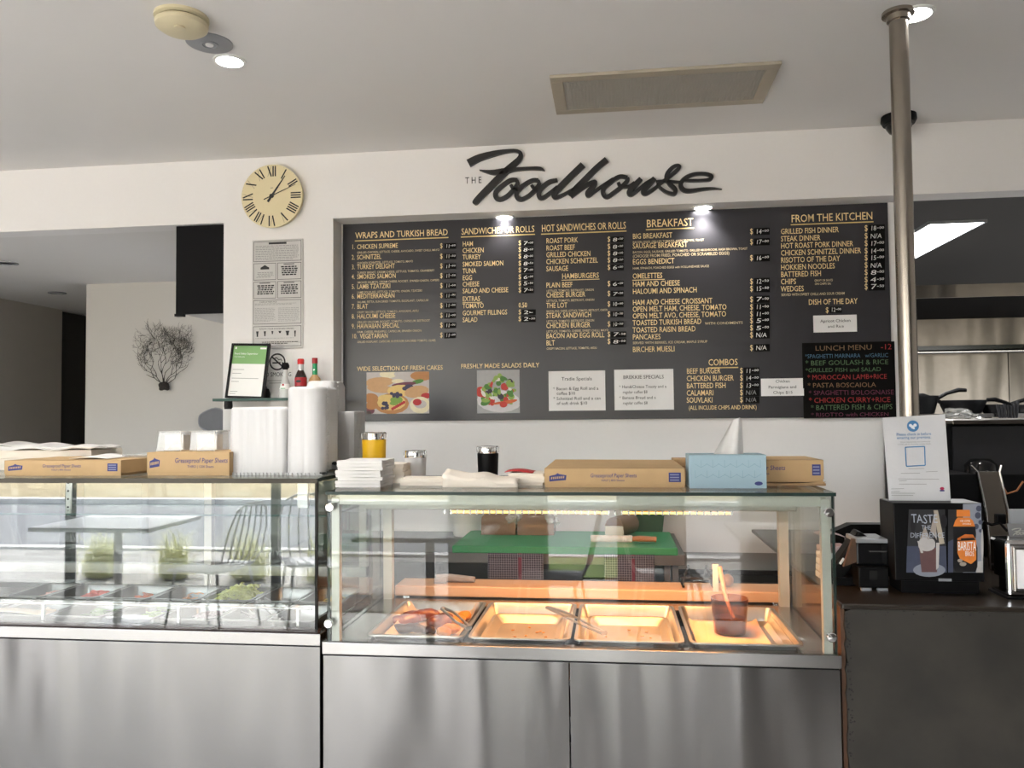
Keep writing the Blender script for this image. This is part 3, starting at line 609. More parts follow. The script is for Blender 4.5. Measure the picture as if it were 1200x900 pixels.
notice('lunch_blackboard', 940.7, 401, 1049.2, 489.8, 'small blackboard with a lunch menu in coloured chalk pen', 'blackboard',
       [('LUNCH MENU', .14, .895, .065, .62), ('-12', .85, .895, .07, .12), ('*SPAGHETTI MARINARA', .03, .795, .052, .60), ('w/GARLIC', .68, .795, .052, .25), ('* BEEF GOULASH & RICE', .03, .70, .062, .90), ('*GRILLED FISH and SALAD', .03, .61, .052, .82),
        ('* MOROCCAN LAMB+RICE', .05, .51, .062, .86), ('* PASTA BOSCAIOLA', .05, .405, .06, .74), ('* SPAGHETTI BOLOGNAISE', .06, .305, .06, .92), ('* CHICKEN CURRY+RICE', .06, .205, .065, .88), ('* BATTERED FISH & CHIPS', .08, .11, .065, .88), ('* RISOTTO with CHICKEN', .08, .02, .05, .84)],
       'sticker', grp=None, cols=['ch_brown', 'ch_red', 'ch_blue', 'ch_blue', 'ch_green', 'ch_green', 'ch_red', 'ch_brown', 'ch_plum', 'ch_red', 'ch_green', 'ch_plum'])
# ================================================================ licence poster and no smoking sign on the column
ax, bx = onY(296, 340, YW).x, onY(355.5, 340, YW).x; z1, z0 = onY(326, 281, YW).z, onY(326, 408.5, YW).z
t = thing('licence_poster', 'tall grey poster of liquor rules under the clock', 'poster', ((ax+bx)/2, YW, z0)); W_, H_ = bx-ax, z1-z0
build('board', B(ax, YW-.006, z0, bx, YW, z1), mat('poster_grey', (.60, .59, .58), .45, var=.03).name, t, bevel=.002)
O = Vector((ax, YW-.0068, z0)); UX, VZ = X3*W_, Z3*H_
P_ = MB(); Q_ = MB(); rd = random.Random(5)
def rc(m, u0, v0, u1, v1): m.flat([(u0, v0), (u1, v0), (u1, v1), (u0, v1)], O, UX, VZ)
def frame(u0, v0, u1, v1, w=.008): h = w*W_/H_; rc(P_, u0, v0, u1, v0+h); rc(P_, u0, v1-h, u1, v1); rc(P_, u0, v0, u0+w, v1); rc(P_, u1-w, v0, u1, v1)
frame(.03, .80, .97, .985); frame(.03, .63, .475, .785); frame(.505, .63, .97, .785); frame(.03, .46, .475, .615); frame(.505, .46, .97, .615); frame(.03, .225, .97, .445); frame(.03, .02, .97, .205)
def lines(u0, v0, u1, v1, n, h, m=Q_, c=False):
    for i in range(n):
        v = v1-(i+1)*(v1-v0)/(n+1); u = u0+(rd.uniform(0, .05) if c else 0); ue = u1-(rd.uniform(0, .06) if c else rd.uniform(0, .25 if i == n-1 else .04))
        while u < ue: w = rd.uniform(.02, .07); rc(m, u, v, min(u+w, ue), v+h); u += w+.012
lines(.07, .80, .93, .955, 9, .006); rc(P_, .33, .957, .68, .975)
for (u, v) in ((.505, .63), (.03, .46), (.505, .46)): lines(u+.05, v+.02, u+.42, v+.13, 5, .012, P_, True); rc(P_, u+.12, v+.138, u+.33, v+.145)
lines(.08, .64, .43, .71, 4, .006, Q_, True); P_.ext([(.17, .728), (.34, .728), (.34, .745), (.30, .755), (.255, .768), (.21, .755), (.17, .745)], O, UX, VZ, NY, .0001)
lines(.06, .235, .47, .38, 11, .004); lines(.52, .235, .94, .38, 10, .004); lines(.06, .39, .9, .42, 2, .004)
write(P_, 'CODE OF PRACTICE', O+UX*.15+VZ*.422, X3, Z3, .011*H_, .34*W_, bold=1); write(P_, 'KNOW YOUR STANDARD DRINKS', O+UX*.15+VZ*.175, X3, Z3, .012*H_, .68*W_, bold=1)
for i, (w, h) in enumerate(((.05, .05), (.045, .045), (.04, .028), (.06, .02), (.075, .042), (.035, .055))):
    u = .11+i*.148; P_.ext([(u-w/2, .16), (u+w/2, .16), (u+w*.28, .16-h*.7), (u+w*.3, .16-h), (u-w*.3, .16-h), (u-w*.28, .16-h*.7)], O, UX, VZ, NY, .0001)
lines(.07, .085, .93, .1, 1, .004); lines(.2, .03, .93, .07, 2, .006, P_)
build('print', P_, 'black_print', t); build('fine_print', Q_, 'grey_print', t)
ax, bx = onY(308, 430, YW).x, onY(343, 430, YW).x; z1, z0 = onY(326, 413, YW).z, onY(326, 455, YW).z
t = thing('no_smoking_sign', 'small square no smoking sign below the grey poster', 'sign', ((ax+bx)/2, YW, z0))
build('plate', B(ax, YW-.003, z0, bx, YW, z1), 'white_print', t); cc = onY(325, 424, YW-.004); m = MB(); r = 10.5*YW/FPX
def ring(m, c, r0, r1, e, n=40):
    vs = []; fs = []
    for k in range(n):
        a = 2*math.pi*k/n
        for q in (r0, r1): vs.append(c+X3*math.cos(a)*q+Z3*math.sin(a)*q+NY*e)
    for k in range(n): j = (k+1) % n; fs.append((2*k, 2*k+1, 2*j+1, 2*j))
    m.add(vs, fs)
ring(m, cc, r*.82, r, 0); R_ = Matrix.Rotation(math.radians(42), 3, 'Y')
m.obox(cc+NY*.0003, (r*1.75, .0002, r*.17), R_); m.obox(cc+Vector((-.1*r, 0, -.12*r)), (r*1.0, .0002, r*.16)); m.obox(cc+Vector((.6*r, 0, -.12*r)), (r*.14, .0002, r*.16))
m.tube([cc+Vector((-.45*r, 0, .35*r)), cc+Vector((-.1*r, 0, .5*r)), cc+Vector((.15*r, 0, .25*r)), cc+Vector((.5*r, 0, .3*r)), cc+Vector((.55*r, 0, .05*r))], r*.05, 6)
build('pictogram', m, 'black_print', t); m = MB(); p = onY(306.5, 441.5, YW-.004); write(m, 'NO SMOKING', p, X3, Z3, 5.2*YW/FPX, onY(342, 441, YW).x-p.x)
build('lettering', m, 'black_print', t); m = MB(); p = onY(313, 446.5, YW-.004)
for q in range(2): m.flat([(0, 0), (.085, 0), (.085, .0025), (0, .0025)], p+Vector((q*.01, 0, -q*.011)), X3, Z3)
build('fine_print', m, 'grey_print', t)
# ================================================================ glass food cases
RX0, RX1, RY0, RY1, RT, RB = -.818, .577, 2.2, 2.82, 1.289, .868
LX0, LX1, LY0, LY1, LT = -2.75, -.872, 2.30, 2.98, 1.318
def pane(name, x0, y0, z0, x1, y1, z1, parent, thin, edge='glass_edge', g='glass_case'):
    """thin = axis of the thickness; the narrow faces take the dark edge colour"""
    m = MB().box(x0, y0, z0, x1, y1, z1); fa = {'z': (0, 1), 'y': (2, 4), 'x': (3, 5)}[thin]
    m.mi = [0 if i in fa else 1 for i in range(6)]
    return build(name, m, [g, edge], parent)
def rrect(x0, y0, x1, y1, r, n=4):
    P = []
    for cx, cy, a in ((x1-r, y1-r, 0), (x0+r, y1-r, 90), (x0+r, y0+r, 180), (x1-r, y0+r, 270)):
        for k in range(n+1): t = math.radians(a+90*k/n); P.append((cx+r*math.cos(t), cy+r*math.sin(t)))
    return P
def pan_mesh(x0, y0, x1, y1, z, d, rim=.009, tp=.012, r=.02, th=.0012):
    m = MB(); L = [(0, -.004), (0, 0), (rim, 0), (rim+.003, -.005), (rim+tp*.7, -d+.012), (rim+tp+.008, -d)]
    n = None; rings = []
    for k, (o, dz) in enumerate(L):
        P = rrect(x0+o, y0+o, x1-o, y1-o, max(.006, r-o*.3)); n = len(P); rings.append([(a, b, z+dz) for a, b in P])
    vs = [p for R_ in rings for p in R_]; fs = []
    for i in range(len(L)-1):
        for k in range(n): fs.append((i*n+k, i*n+(k+1) % n, (i+1)*n+(k+1) % n, (i+1)*n+k))
    fs.append(tuple((len(L)-1)*n+k for k in range(n)))
    return m.add(vs, fs)
def pan(label, x0, y0, x1, y1, z, d, group, name='food_pan', mt='steel_pan', **k):
    o = build(name, pan_mesh(x0, y0, x1, y1, z, d, **k), mt, at=((x0+x1)/2, (y0+y1)/2, z-d), smooth=30)
    return tag(o, label, 'food pan', group)
# ---- right case
rc_ = thing('heated_display_case', 'right hand heated glass food case with steel base and brass coloured glow', 'display case', ((RX0+RX1)/2, (RY0+RY1)/2, 0))
rc_['label'] = 'heated glass food case on a steel base, with warm lamps over its trays'
seam = onY(668, 850, RY0).x
build('base_panel', B(RX0, RY0+.004, .09, seam-.0015, RY0+.03, .83), 'steel', rc_, bevel=.0015); build('base_panel', B(seam+.0015, RY0+.004, .09, RX1, RY0+.03, .83), 'steel', rc_, bevel=.0015)
build('side_panel', B(RX0, RY0+.03, .09, RX0+.02, RY1, .83), 'steel', rc_); build('side_panel', B(RX1-.02, RY0+.03, .09, RX1, RY1, .83), 'steel', rc_); build('well_floor', B(RX0+.02, RY0+.03, .76, RX1-.02, RY1, .775), 'steel_plain', rc_)
build('kickboard', B(RX0+.03, RY0+.06, 0, RX1-.03, RY1-.02, .09), 'black_plastic', rc_)
build('base_gap', B(RX0+.002, RY0+.008, .829, RX1-.002, RY0+.03, .834), 'dark_gap', rc_)
build('top_band', B(RX0-.002, RY0, .834, RX1+.004, RY0+.040, RB), 'steel_band', rc_, bevel=.002); build('deck_rear', B(RX0, 2.655, .834, RX1, RY1, RB), 'steel_plain', rc_)
dk0, dk1 = onZ(433, 742, RB).x, onZ(938, 754, RB).x; build('deck_side', B(RX0, RY0+.04, .834, dk0+.02, 2.655, RB), 'steel_plain', rc_); build('deck_side', B(dk1-.02, RY0+.04, .834, RX1, 2.655, RB), 'steel_plain', rc_)
pane('front_glass', RX0+.012, RY0+.004, RB, RX1-.004, RY0+.010, RT-.009, rc_, 'y'); pane('side_glass', RX0+.012, RY0+.012, RB, RX0+.018, RY1-.01, RT-.009, rc_, 'x'); pane('side_glass', RX1-.010, RY0+.012, RB, RX1-.004, RY1-.01, RT-.009, rc_, 'x')
pane('top_glass', RX0+.008, RY0+.001, RT-.009, RX1, RY1-.01, RT, rc_, 'z')
for x in (RX0+.022, RX1-.036): build('front_post', B(x, RY0+.014, RB, x+.022, RY0+.036, RT-.02), 'rail_cream', rc_)
for x in (RX0+.022, RX1-.044): build('rear_post', B(x, 2.73, RB, x+.03, 2.76, RT-.02), 'rail_cream', rc_)
for x in (RX0+.022, RX1-.036): build('side_rail', B(x+.004, RY0+.036, RT-.045, x+.018, 2.73, RT-.015), 'rail_cream', rc_)
build('front_rail', B(RX0+.044, RY0+.016, RT-.038, RX1-.036, RY0+.034, RT-.012), 'rail_cream', rc_)
build('rear_rail', B(RX0+.052, 2.735, RT-.05, RX1-.044, 2.755, RT-.015), 'steel_plain', rc_)
for px, py in ((387.7, 594), (386, 730), (970.7, 600), (974, 746)):
    p = onY(px, py, RY0-.002); m = MB().lathe([(.0125, .0), (.0125, .011), (.0105, .013), (0, .0135)], p, 24, M=MY); kn = build('glass_stud', m, 'chrome', rc_, smooth=1)
build('lamp_housing', MB().box(RX0+.05, 2.43, 1.212, RX1-.05, 2.50, 1.245), 'rail_cream', rc_, bevel=.004)
for a, b in ((-.50, -.02), (.02, .34)):
    tb = build('heat_lamp', MB().tube([(a, 2.448, 1.204), (b, 2.448, 1.204)], .0032, 8), 'heat_glow', rc_)
    n = int((b-a)/.02)
    for q in range(0): pass
    lamp('heat_lamp_light', 'AREA', ((a+b)/2, 2.46, 1.198), 1.5, (1, .42, .13), b-a, .04)
m = MB()
for q in range(44): x = -.52+q*.02; m.box(x, 2.437, 1.199, x+.006, 2.440, 1.213)
build('lamp_guard', m, 'steel_plain', rc_)['kind'] = 'stuff'
lx0, lx1 = onY(462, 700, 2.76).x, onY(925, 700, 2.76).x
t = tag(build('serving_board', B(lx0, 2.765, .872, lx1, 2.90, .908), 'wood_ledge', at=((lx0+lx1)/2, 2.83, .872), bevel=.004), 'long pale wooden serving board behind the hot food trays', 'board')
for x in (lx0+.03, lx1-.05): build('support', B(x, 2.77, .868, x+.02, 2.89, .872), 'steel_plain', t)
# hot trays
PZ = RB+.014
def zx(px, py=748, z=PZ): return onZ(px, py, z).x
ys, ye = 2.235, 2.66
T = [(zx(431, 742), zx(546, 743)), (zx(549, 744), zx(669, 746)), (zx(673, 746), zx(802, 750)), (zx(808, 751), zx(941, 754))]
mat('hot_deck', (.55, .52, .48), .25, 1, var=.05)
labs = ['leftmost hot food tray, lined with paper and holding sausages', 'second hot tray from the left, shallow steel with a gold sheen', 'third hot tray from the left, with a few scraps of bacon', 'rightmost hot tray, lined with peach paper under the gravy jug']
for (a, b), l in zip(T, labs): pan(l, a, ys, b, ye, PZ, .05, 'hot food trays', tp=.02)
def liner(name, x0, y0, x1, y1, z, label, m_, lift=.02):
    def s(u, v):
        e = max(0, abs(u-.5)-.38)/.12
        return (x0+(x1-x0)*u, y0+(y1-y0)*v, z+.002+lift*e*e+lift*max(0, v-.85)/.15*.8+.001*math.sin(u*9+v*5))
    return tag(build(name, MB().grid(s, 14, 12), m_, at=((x0+x1)/2, (y0+y1)/2, z), smooth=1), label, 'paper')
mat('liner_peach', (.62, .46, .33), .8, var=.06); mat('liner_grey', (.50, .43, .36), .7, var=.05, bump=.1)
a, b = T[0]; liner('paper_liner', a+.03, ys+.03, b-.03, ye-.03, PZ-.05, 'grey paper liner under the sausages', 'liner_grey', .03)
a, b = T[3]; liner('paper_liner', a+.03, ys+.03, b-.06, ye-.04, PZ-.05, 'peach paper liner under the gravy jug', 'liner_peach', .012)
mat('sausage', (.17, .035, .008), .32, var=.35, scale=30, coat=.4); mat('sausage_dark', (.035, .012, .007), .4, var=.4, scale=30); mat('crumb', (.48, .19, .02), .7, var=.3, scale=60, bump=.6); mat('bacon', (.35, .06, .012), .4, var=.5, scale=25, coat=.3)
def cap(c, L, r, ang, bend=.25):
    P = []; R_ = []
    for k in range(13):
        u = k/12*2-1; rr = r*math.sqrt(max(.02, 1-abs(u)**5)); ca, sa = math.cos(ang), math.sin(ang); x, y = u*L/2, bend*L*(1-u*u)*.3
        P.append((c[0]+x*ca-y*sa, c[1]+x*sa+y*ca, c[2]+.002*math.sin(k))); R_.append(rr*(1+.05*math.sin(k*2.3)))
    return MB().tube(P, R_, 14)
FZ = PZ-.045
for px, py, L, r, an, m_, l in ((476, 727, .12, .019, .9, 'sausage', 'browned sausage nearest the left end of the first hot tray'), (494, 722, .13, .019, .5, 'sausage', 'curved browned sausage second from the left'), (518, 728, .11, .021, 1.0, 'sausage', 'plump browned sausage in the middle of the tray'),
                                (478, 737, .11, .014, .1, 'sausage_dark', 'dark charred sausage at the front of the tray'), (500, 738.5, .06, .011, -.2, 'sausage_dark', 'short dark end of sausage at the tray front')):
    p = onZ(px, py, FZ+r); tag(build('sausage', cap((p.x, p.y, FZ+r), L, r, an), m_, at=(p.x, p.y, FZ), smooth=60), l, 'sausage', 'sausages in the hot tray')
for i, (px, py, l) in enumerate(((528, 737, 'crumbed golden fritter at the front of the first tray'), (536, 727, 'crumbed golden fritter behind the front one'), (544, 722, 'crumbed golden fritter against the tray wall'), (520, 741, 'small golden crumbed piece at the tray front'))):
    p = onZ(px, py, FZ+.015); random.seed(i); tag(build('fritter', MB().ell((p.x, p.y, FZ+.016), (.03, .022, .015), 12, 8, Matrix.Rotation(i*.7, 3, 'Z'), .1), 'crumb', at=(p.x, p.y, FZ), smooth=60), l, 'fritter', 'crumbed pieces in the hot tray')
a, b = T[2]; p = onZ(693, 719, PZ-.04)
def wavy(u, v): return (p.x-.04+.1*u, p.y-.02+.04*v, PZ-.035+.008*math.sin(u*14)+.004*math.sin(v*6))
tag(build('bacon_rasher', MB().grid(wavy, 24, 3), 'bacon', at=(p.x, p.y, PZ-.05), smooth=1, solid=.002), 'wavy orange brown rasher at the back of the third tray', 'bacon')
# clear covers lying in the middle trays
mat('cover_tray', (.40, .36, .30), .5, 1, var=.05)
for i in (1, 2):
    a, b = T[i]; m = pan_mesh(a+.03, ys+.02, b-.025, ye-.10, PZ-.012, .022, r=.03)
    tag(build('shallow_tray', m, 'cover_tray', at=((a+b)/2, (ys+ye)/2, PZ-.034), smooth=30), ('shallow inner tray in the second hot tray' if i == 1 else 'shallow inner tray in the third hot tray'), 'tray', 'inner trays')
    random.seed(i+30); q_ = MB()
    for q in range(14): q_.ell((random.uniform(a+.07, b-.07), random.uniform(ys+.06, ys+.24), PZ-.030), (.006, .003, .002), 6, 4, Matrix.Rotation(random.random()*3, 3, 'Z'))
    tag(build('crumbs', q_, 'crumb', at=((a+b)/2, ys+.15, PZ-.034)), ('golden crumbs scattered in the second hot tray' if i == 1 else 'golden crumbs scattered in the third hot tray'), 'crumbs', kind='stuff')
def tongs(p0, p1, label, grp='tongs in the food pans', w=.012):
    p0, p1 = Vector(p0), Vector(p1); t = thing('tongs', label, 'tongs', p0, grp); d = (p1-p0).normalized(); s = Vector((-d.y, d.x, 0)).normalized()
    for sg in (-1, 1):
        pts = [p0+s*.004*sg, p0+(p1-p0)*.3+s*w*sg+Z3*.004, p0+(p1-p0)*.7+s*w*sg, p1+s*.004*sg]
        build('arm', MB().tube(pts, [.005, .0045, .0035, .006], 8), 'steel_pan', t, smooth=1)
    build('hinge', MB().ell(p0, (.008, .008, .006), 10, 6), 'steel_pan', t, smooth=1); return t
tongs(onY(642, 712, 2.60), onY(708, 742, 2.30), 'steel tongs resting across the second and third hot trays'); tongs(onY(519, 713, 2.52), onY(549, 736, 2.26), 'steel tongs resting over the first hot tray')
# gravy jug
g = onZ(858, 746, PZ-.045); gc = Vector((g.x, g.y+.045, PZ-.045)); mat('gravy', (.07, .018, .006), .25, var=.2)
t = thing('gravy_jug', 'glass jug half full of brown gravy in the rightmost hot tray', 'jug', gc)
build('glass_wall', MB().lathe([(.046, 0), (.047, .004), (.056, .105), (.053, .105), (.044, .006)], gc, 28), 'amber_glass', t, smooth=1)
build('gravy', MB().lathe([(.0435, .005), (.047, .045), (0, .0455)], gc, 28), 'gravy', t, smooth=50)
m = MB()
for q in range(8): an = q*math.pi/4; m.tube([gc+Vector((math.cos(an)*.047, math.sin(an)*.047, .045)), gc+Vector((math.cos(an)*.054, math.sin(an)*.054, .1))], .0012, 5)
build('rib', m, 'amber_glass', t)['kind'] = 'stuff'
t = thing('ladle', 'wooden handled spoon standing in the gravy jug', 'spoon', gc+Vector((0, 0, .02)))
hp = onY(843, 664, gc.y+.05)
build('handle', MB().tube([gc+Vector((.015, .0, .035)), gc.lerp(hp, .5)+Vector((.005, 0, 0)), hp], [.005, .006, .008], 10), mat('spoon_wood', (.50, .26, .13), .5, var=.15).name, t, smooth=1)
build('clip', MB().obox(hp+Vector((-.012, 0, -.035)), (.018, .006, .085)), 'rail_cream', t, bevel=.002)
p = onZ(857, 694, .91); tag(build('brown_onion', MB().ell((p.x, 2.83, .931), (.021, .021, .022), 16, 10), mat('onion', (.22, .11, .05), .5, var=.3).name, at=(p.x, 2.83, .908), smooth=60), 'small round brown lump on the serving board behind the gravy jug', 'onion')
# black tong stand and cloth roll on the serving board
p = onZ(820, 692, .91); t = thing('tong_rest', 'black wire tong rest on the wooden serving board', 'tong rest', (p.x, 2.83, .908)); q = Vector((p.x, 2.83, .908))
build('frame', MB().tube([q+Vector(a) for a in ((-.05, .02, .006), (-.03, 0, .07), (-.02, 0, .02), (.02, 0, .02), (.03, 0, .07), (.05, .02, .006))], .005, 8), 'black_gloss', t, smooth=1)
build('cross_bar', MB().tube([q+Vector(a) for a in ((-.055, .0, .03), (0, -.03, .035), (.055, 0, .03))], .0045, 8), 'black_gloss', t, smooth=1); build('foot', MB().tube([q+Vector(a) for a in ((-.05, -.03, .006), (-.05, .03, .006))], .005, 8), 'black_gloss', t)
build('foot', MB().tube([q+Vector(a) for a in ((.05, -.03, .006), (.05, .03, .006))], .005, 8), 'black_gloss', t)
p = onZ(518, 688, .92); q = Vector((p.x, 2.83, .922)); mat('cloth_grey', (.22, .21, .22), .8, var=.25, scale=40, bump=.3)
t = thing('cloth_roll', 'grey rolled cloth on the left of the serving board', 'cloth', (q.x, q.y, .908))
build('roll', MB().tube([q+Vector((-.05, 0, 0)), q+Vector((0, .005, .001)), q+Vector((.09, .0, -.002))], [.014, .015, .010], 14), 'cloth_grey', t, smooth=1); build('fold', MB().tube([q+Vector((-.052, -.02, -.004)), q+Vector((-.01, -.018, -.004))], .010, 12), 'cloth_grey', t, smooth=1)
# ---- left case
lc = thing('salad_display_case', 'long cold glass salad case on a plain steel base, left of the heated case', 'display case', ((LX0+LX1)/2, (LY0+LY1)/2, 0))
build('base_panel', B(LX0, LY0+.004, .09, LX1+.008, LY0+.03, .823), 'steel', lc, bevel=.0015); build('side_panel', B(LX1-.012, LY0+.03, .09, LX1+.008, LY1, .823), 'steel', lc); build('well_floor', B(LX0, LY0+.03, .76, LX1-.012, LY1, .775), 'steel_plain', lc); build('kickboard', B(LX0+.03, LY0+.06, 0, LX1-.03, LY1-.02, .09), 'black_plastic', lc)
build('base_gap', B(LX0+.002, LY0+.008, .822, LX1, LY0+.03, .827), 'dark_gap', lc); build('top_band', B(LX0, LY0, .827, LX1+.010, LY0+.045, .862), 'steel_band', lc, bevel=.002); build('deck_rear', B(LX0, 2.83, .827, LX1, LY1, .862), 'steel_plain', lc); build('added_rear_pane', B(-1.80, 2.900, .862, LX1-.02, 2.906, LT-.012), 'glass_tinted', lc); build('added_rear_pane', B(LX0, 2.910, .862, -1.78, 2.916, LT-.012), 'glass_tinted', lc)  # tinted rear panes added to darken the background so the front reflection dominates
build('front_lip', B(LX0, LY0+.006, .862, LX1, LY0+.03, .872), mat('lip_dark', (.03, .018, .016), .5, var=.2, spec=.2).name, lc)
pane('front_glass', LX0, LY0+.004, .866, LX1-.002, LY0+.010, LT-.010, lc, 'y', g='glass_salad'); pane('side_glass', LX1-.008, LY0+.012, .862, LX1-.002, LY1-.01, LT-.010, lc, 'x', 'black_gloss'); pane('top_glass', LX0, LY0+.001, LT-.010, LX1+.002, LY1-.01, LT, lc, 'z')
build('corner_seal', B(LX1-.008, LY0+.004, .866, LX1-.001, LY0+.014, LT-.010), 'black_gloss', lc); build('top_seal', B(LX0, LY0-.0005, LT-.0145, LX1, LY0+.006, LT-.0005), 'black_gloss', lc)
sh_ = pane('inner_shelf', LX0+.02, 2.47, 1.183, LX1-.02, 2.76, 1.189, lc, 'z', 'glass_edge_teal')
x = onY(245, 620, 2.86).x; build('rear_post', B(x-.014, 2.85, .862, x+.014, 2.878, LT-.012), mat('post_taupe', (.40, .37, .33), .4, .3, var=.08).name, lc); build('rear_post', B(LX1-.05, 2.85, .862, LX1-.022, 2.878, LT-.012), 'post_taupe', lc)
build('rear_rail', B(LX0, 2.852, LT-.045, LX1-.02, 2.876, LT-.022), 'post_taupe', lc); build('rear_sill', B(LX0, 2.84, .92, LX1-.02, 2.88, .955), 'steel_plain', lc)
x = onY(81, 590, 2.6).x; sr = build('shelf_rail', B(x-.009, 2.595, 1.17, x+.009, 2.602, 1.30), 'white_print', lc)
m = MB()
for q in range(4): m.lathe([(.0035, 0), (.0035, .001), (0, .001)], (x, 2.5945, 1.195+q*.028), 10, M=MY)
build('slot', m, 'dark_gap', sr)
p = onY(356, 585, 2.45); build('white_bracket', B(p.x-.017, 2.44, 1.215, p.x+.017, 2.455, 1.305), 'white_print', lc)
lamp('case_lamp', 'AREA', (-1.7, 2.6, 1.29), .25, (1, .97, .92), 1.4, .05)
FC = {'tomato': (.60, .05, .02), 'lettuce': (.58, .62, .18), 'leaf': (.10, .22, .04), 'carrot': (.70, .25, .04), 'onion': (.62, .50, .55), 'beet': (.25, .02, .06), 'egg': (.80, .68, .35), 'ham': (.62, .30, .26), 'cucumber': (.38, .50, .22), 'cheese': (.80, .62, .25), 'chicken': (.60, .42, .25), 'olives': (.05, .035, .03), 'capsicum': (.62, .12, .02), 'sprout': (.62, .62, .35)}
for k, v in FC.items(): mat('food_'+k, v, .45, var=.35, scale=60, coat=.2)
def filling(kind, x0, y0, x1, y1, z, h, label, n=90):
    rd = random.Random(kind+str(x0)); m = MB()
    for q in range(n):
        x, y = rd.uniform(x0, x1), rd.uniform(y0, y1); ex = 1-((x-(x0+x1)/2)/(x1-x0)*2)**2; zz = z+rd.random()*h*max(.25, ex)
        R_ = Matrix.Rotation(rd.uniform(0, 3.14), 3, 'Z') @ Matrix.Rotation(rd.uniform(-.7, .7), 3, 'X')
        if kind in ('lettuce', 'sprout', 'carrot', 'onion', 'cheese'):
            L = rd.uniform(.02, .045); d = R_ @ X3; c = Vector((x, y, zz)); m.tube([c-d*L/2, c+Z3*.006, c+d*L/2], .0018 if kind != 'lettuce' else .0024, 4)
        elif kind in ('tomato', 'cucumber', 'beet', 'egg', 'olives'): m.lathe([(.017, 0), (.017, .004), (0, .005)], (x, y, zz), 10, M=R_)
        elif kind == 'leaf': m.add([Vector((x, y, zz))+R_ @ Vector(v) for v in ((-.03, 0, 0), (-.01, .015, .006), (.03, .004, .0), (-.008, -.014, .004))], [(0, 1, 2, 3)])
        else: m.obox((x, y, zz), (rd.uniform(.02, .035), rd.uniform(.012, .02), .004), R_)
    return tag(build('salad_filling', m, 'food_'+kind, at=((x0+x1)/2, (y0+y1)/2, z)), label, 'salad', 'salad fillings', 'stuff')
cols = [(-2.12, -1.98), (-1.975, -1.78), (-1.775, -1.59), (-1.585, -1.41), (-1.405, -1.22), (-1.215, -1.06), (-1.055, -.90)]
names = [('ham', 'olives'), ('tomato', 'chicken'), ('capsicum', 'leaf'), ('carrot', 'cucumber'), ('lettuce', 'onion'), (None, None), ('cheese', None)]
DZ = .884
nm = {'ham': 'sliced ham', 'olives': 'black olives', 'tomato': 'sliced tomato', 'chicken': 'brown sliced meat', 'capsicum': 'red capsicum', 'leaf': 'dark green leaves', 'carrot': 'grated carrot', 'cucumber': 'green cucumber slices', 'lettuce': 'shredded pale lettuce', 'onion': 'sliced onion', 'cheese': 'grated cheese'}
for i, ((a, b), nn) in enumerate(zip(cols, names)):
    for j, (y0, y1) in enumerate(((2.60, 2.82), (2.35, 2.585))):
        f = nn[j]; row = 'back row' if j == 0 else 'front row'
        l = ('steel pan of %s in the %s of the salad case' % (nm[f], row)) if f else ('nearly empty steel pan in the %s, %s' % (row, 'second from the right' if i == 5 else 'at the right end'))
        pan(l, a, y0, b, y1, DZ, .07, 'pans in the salad case', mt='steel_pan_dark')
        if f: filling(f, a+.03, y0+.03, b-.03, y1-.03, DZ-.055 if f != 'lettuce' else DZ-.02, .04 if f != 'lettuce' else .045, nm[f]+' heaped in its steel pan, '+row, 260 if f in ('lettuce', 'onion') else 80)
q = MB().grid(lambda u, v: (-2.0+.22*u, 2.33+.02+.05*v, DZ+.006+.004*math.sin(u*5)), 8, 3); tag(build('paper_sheet', q, 'liner_peach', at=(-1.9, 2.36, DZ), smooth=1, solid=.001), 'peach paper sheet along the front of the salad pans, left', 'paper')
for (pa, ya, pb, yb_, l) in (((303, 698), 2.72, (330, 727), 2.42, 'steel tongs lying over the rightmost salad pans'), ((262, 700), 2.74, (296, 722), 2.44, 'steel tongs standing in the near empty salad pan'), ((70, 727), 2.42, (105, 706), 2.66, 'steel tongs lying over the meat pans at left')):
    tongs(onY(pa[0], pa[1], ya), onY(pb[0], pb[1], yb_), l, w=.015)
t = thing('pan_rail', 'thin shiny rod running above the salad pans', 'rail', (LX0, 2.335, DZ)); build('rod', MB().tube([(LX0+.02, 2.338, .925), (LX1-.03, 2.338, .925)], .004, 8), 'chrome', t, smooth=1)
for x in (-2.3, -1.78, -1.33, -.95): build('stand', B(x, 2.334, .866, x+.008, 2.342, .925), 'steel_plain', t)
# ================================================================ bench behind the cases
mat('bench_steel', (.10, .10, .105), .4, .6, var=.08)
bz = .975; bxa, bxb = onY(330, 645, 3.06).x, onY(803, 645, 3.06).x
t = thing('steel_bench', 'dark steel bench against the wall behind the heated case', 'bench', ((bxa+bxb)/2, 3.33, 0))
build('top', B(bxa, 3.06, bz-.04, bxb, YN, bz), 'bench_steel', t, bevel=.002)
for x in (bxa+.02, bxb-.075, bxb-.045+.0):
    build('leg', B(x, 3.10, 0, x+.022, 3.12, bz-.04), 'bench_steel', t)
build('undershelf', B(bxa+.02, 3.12, .25, bxb-.03, YN-.02, .28), 'bench_steel', t)
build('storage_panel', B(bxa+.04, 3.30, .28, bxb-.12, 3.32, bz-.04), 'dark_plastic', t)
gx0, gx1 = onY(530, 640, 3.05).x, onY(794, 640, 3.06).x
t = tag(build('cutting_board', B(gx0, 3.045, bz+.0, gx1, 3.46, bz+.028), 'green_board', at=((gx0+gx1)/2, 3.25, bz), bevel=.004), 'long green cutting board on the bench behind the hot food', 'cutting board')
gz = bz+.028
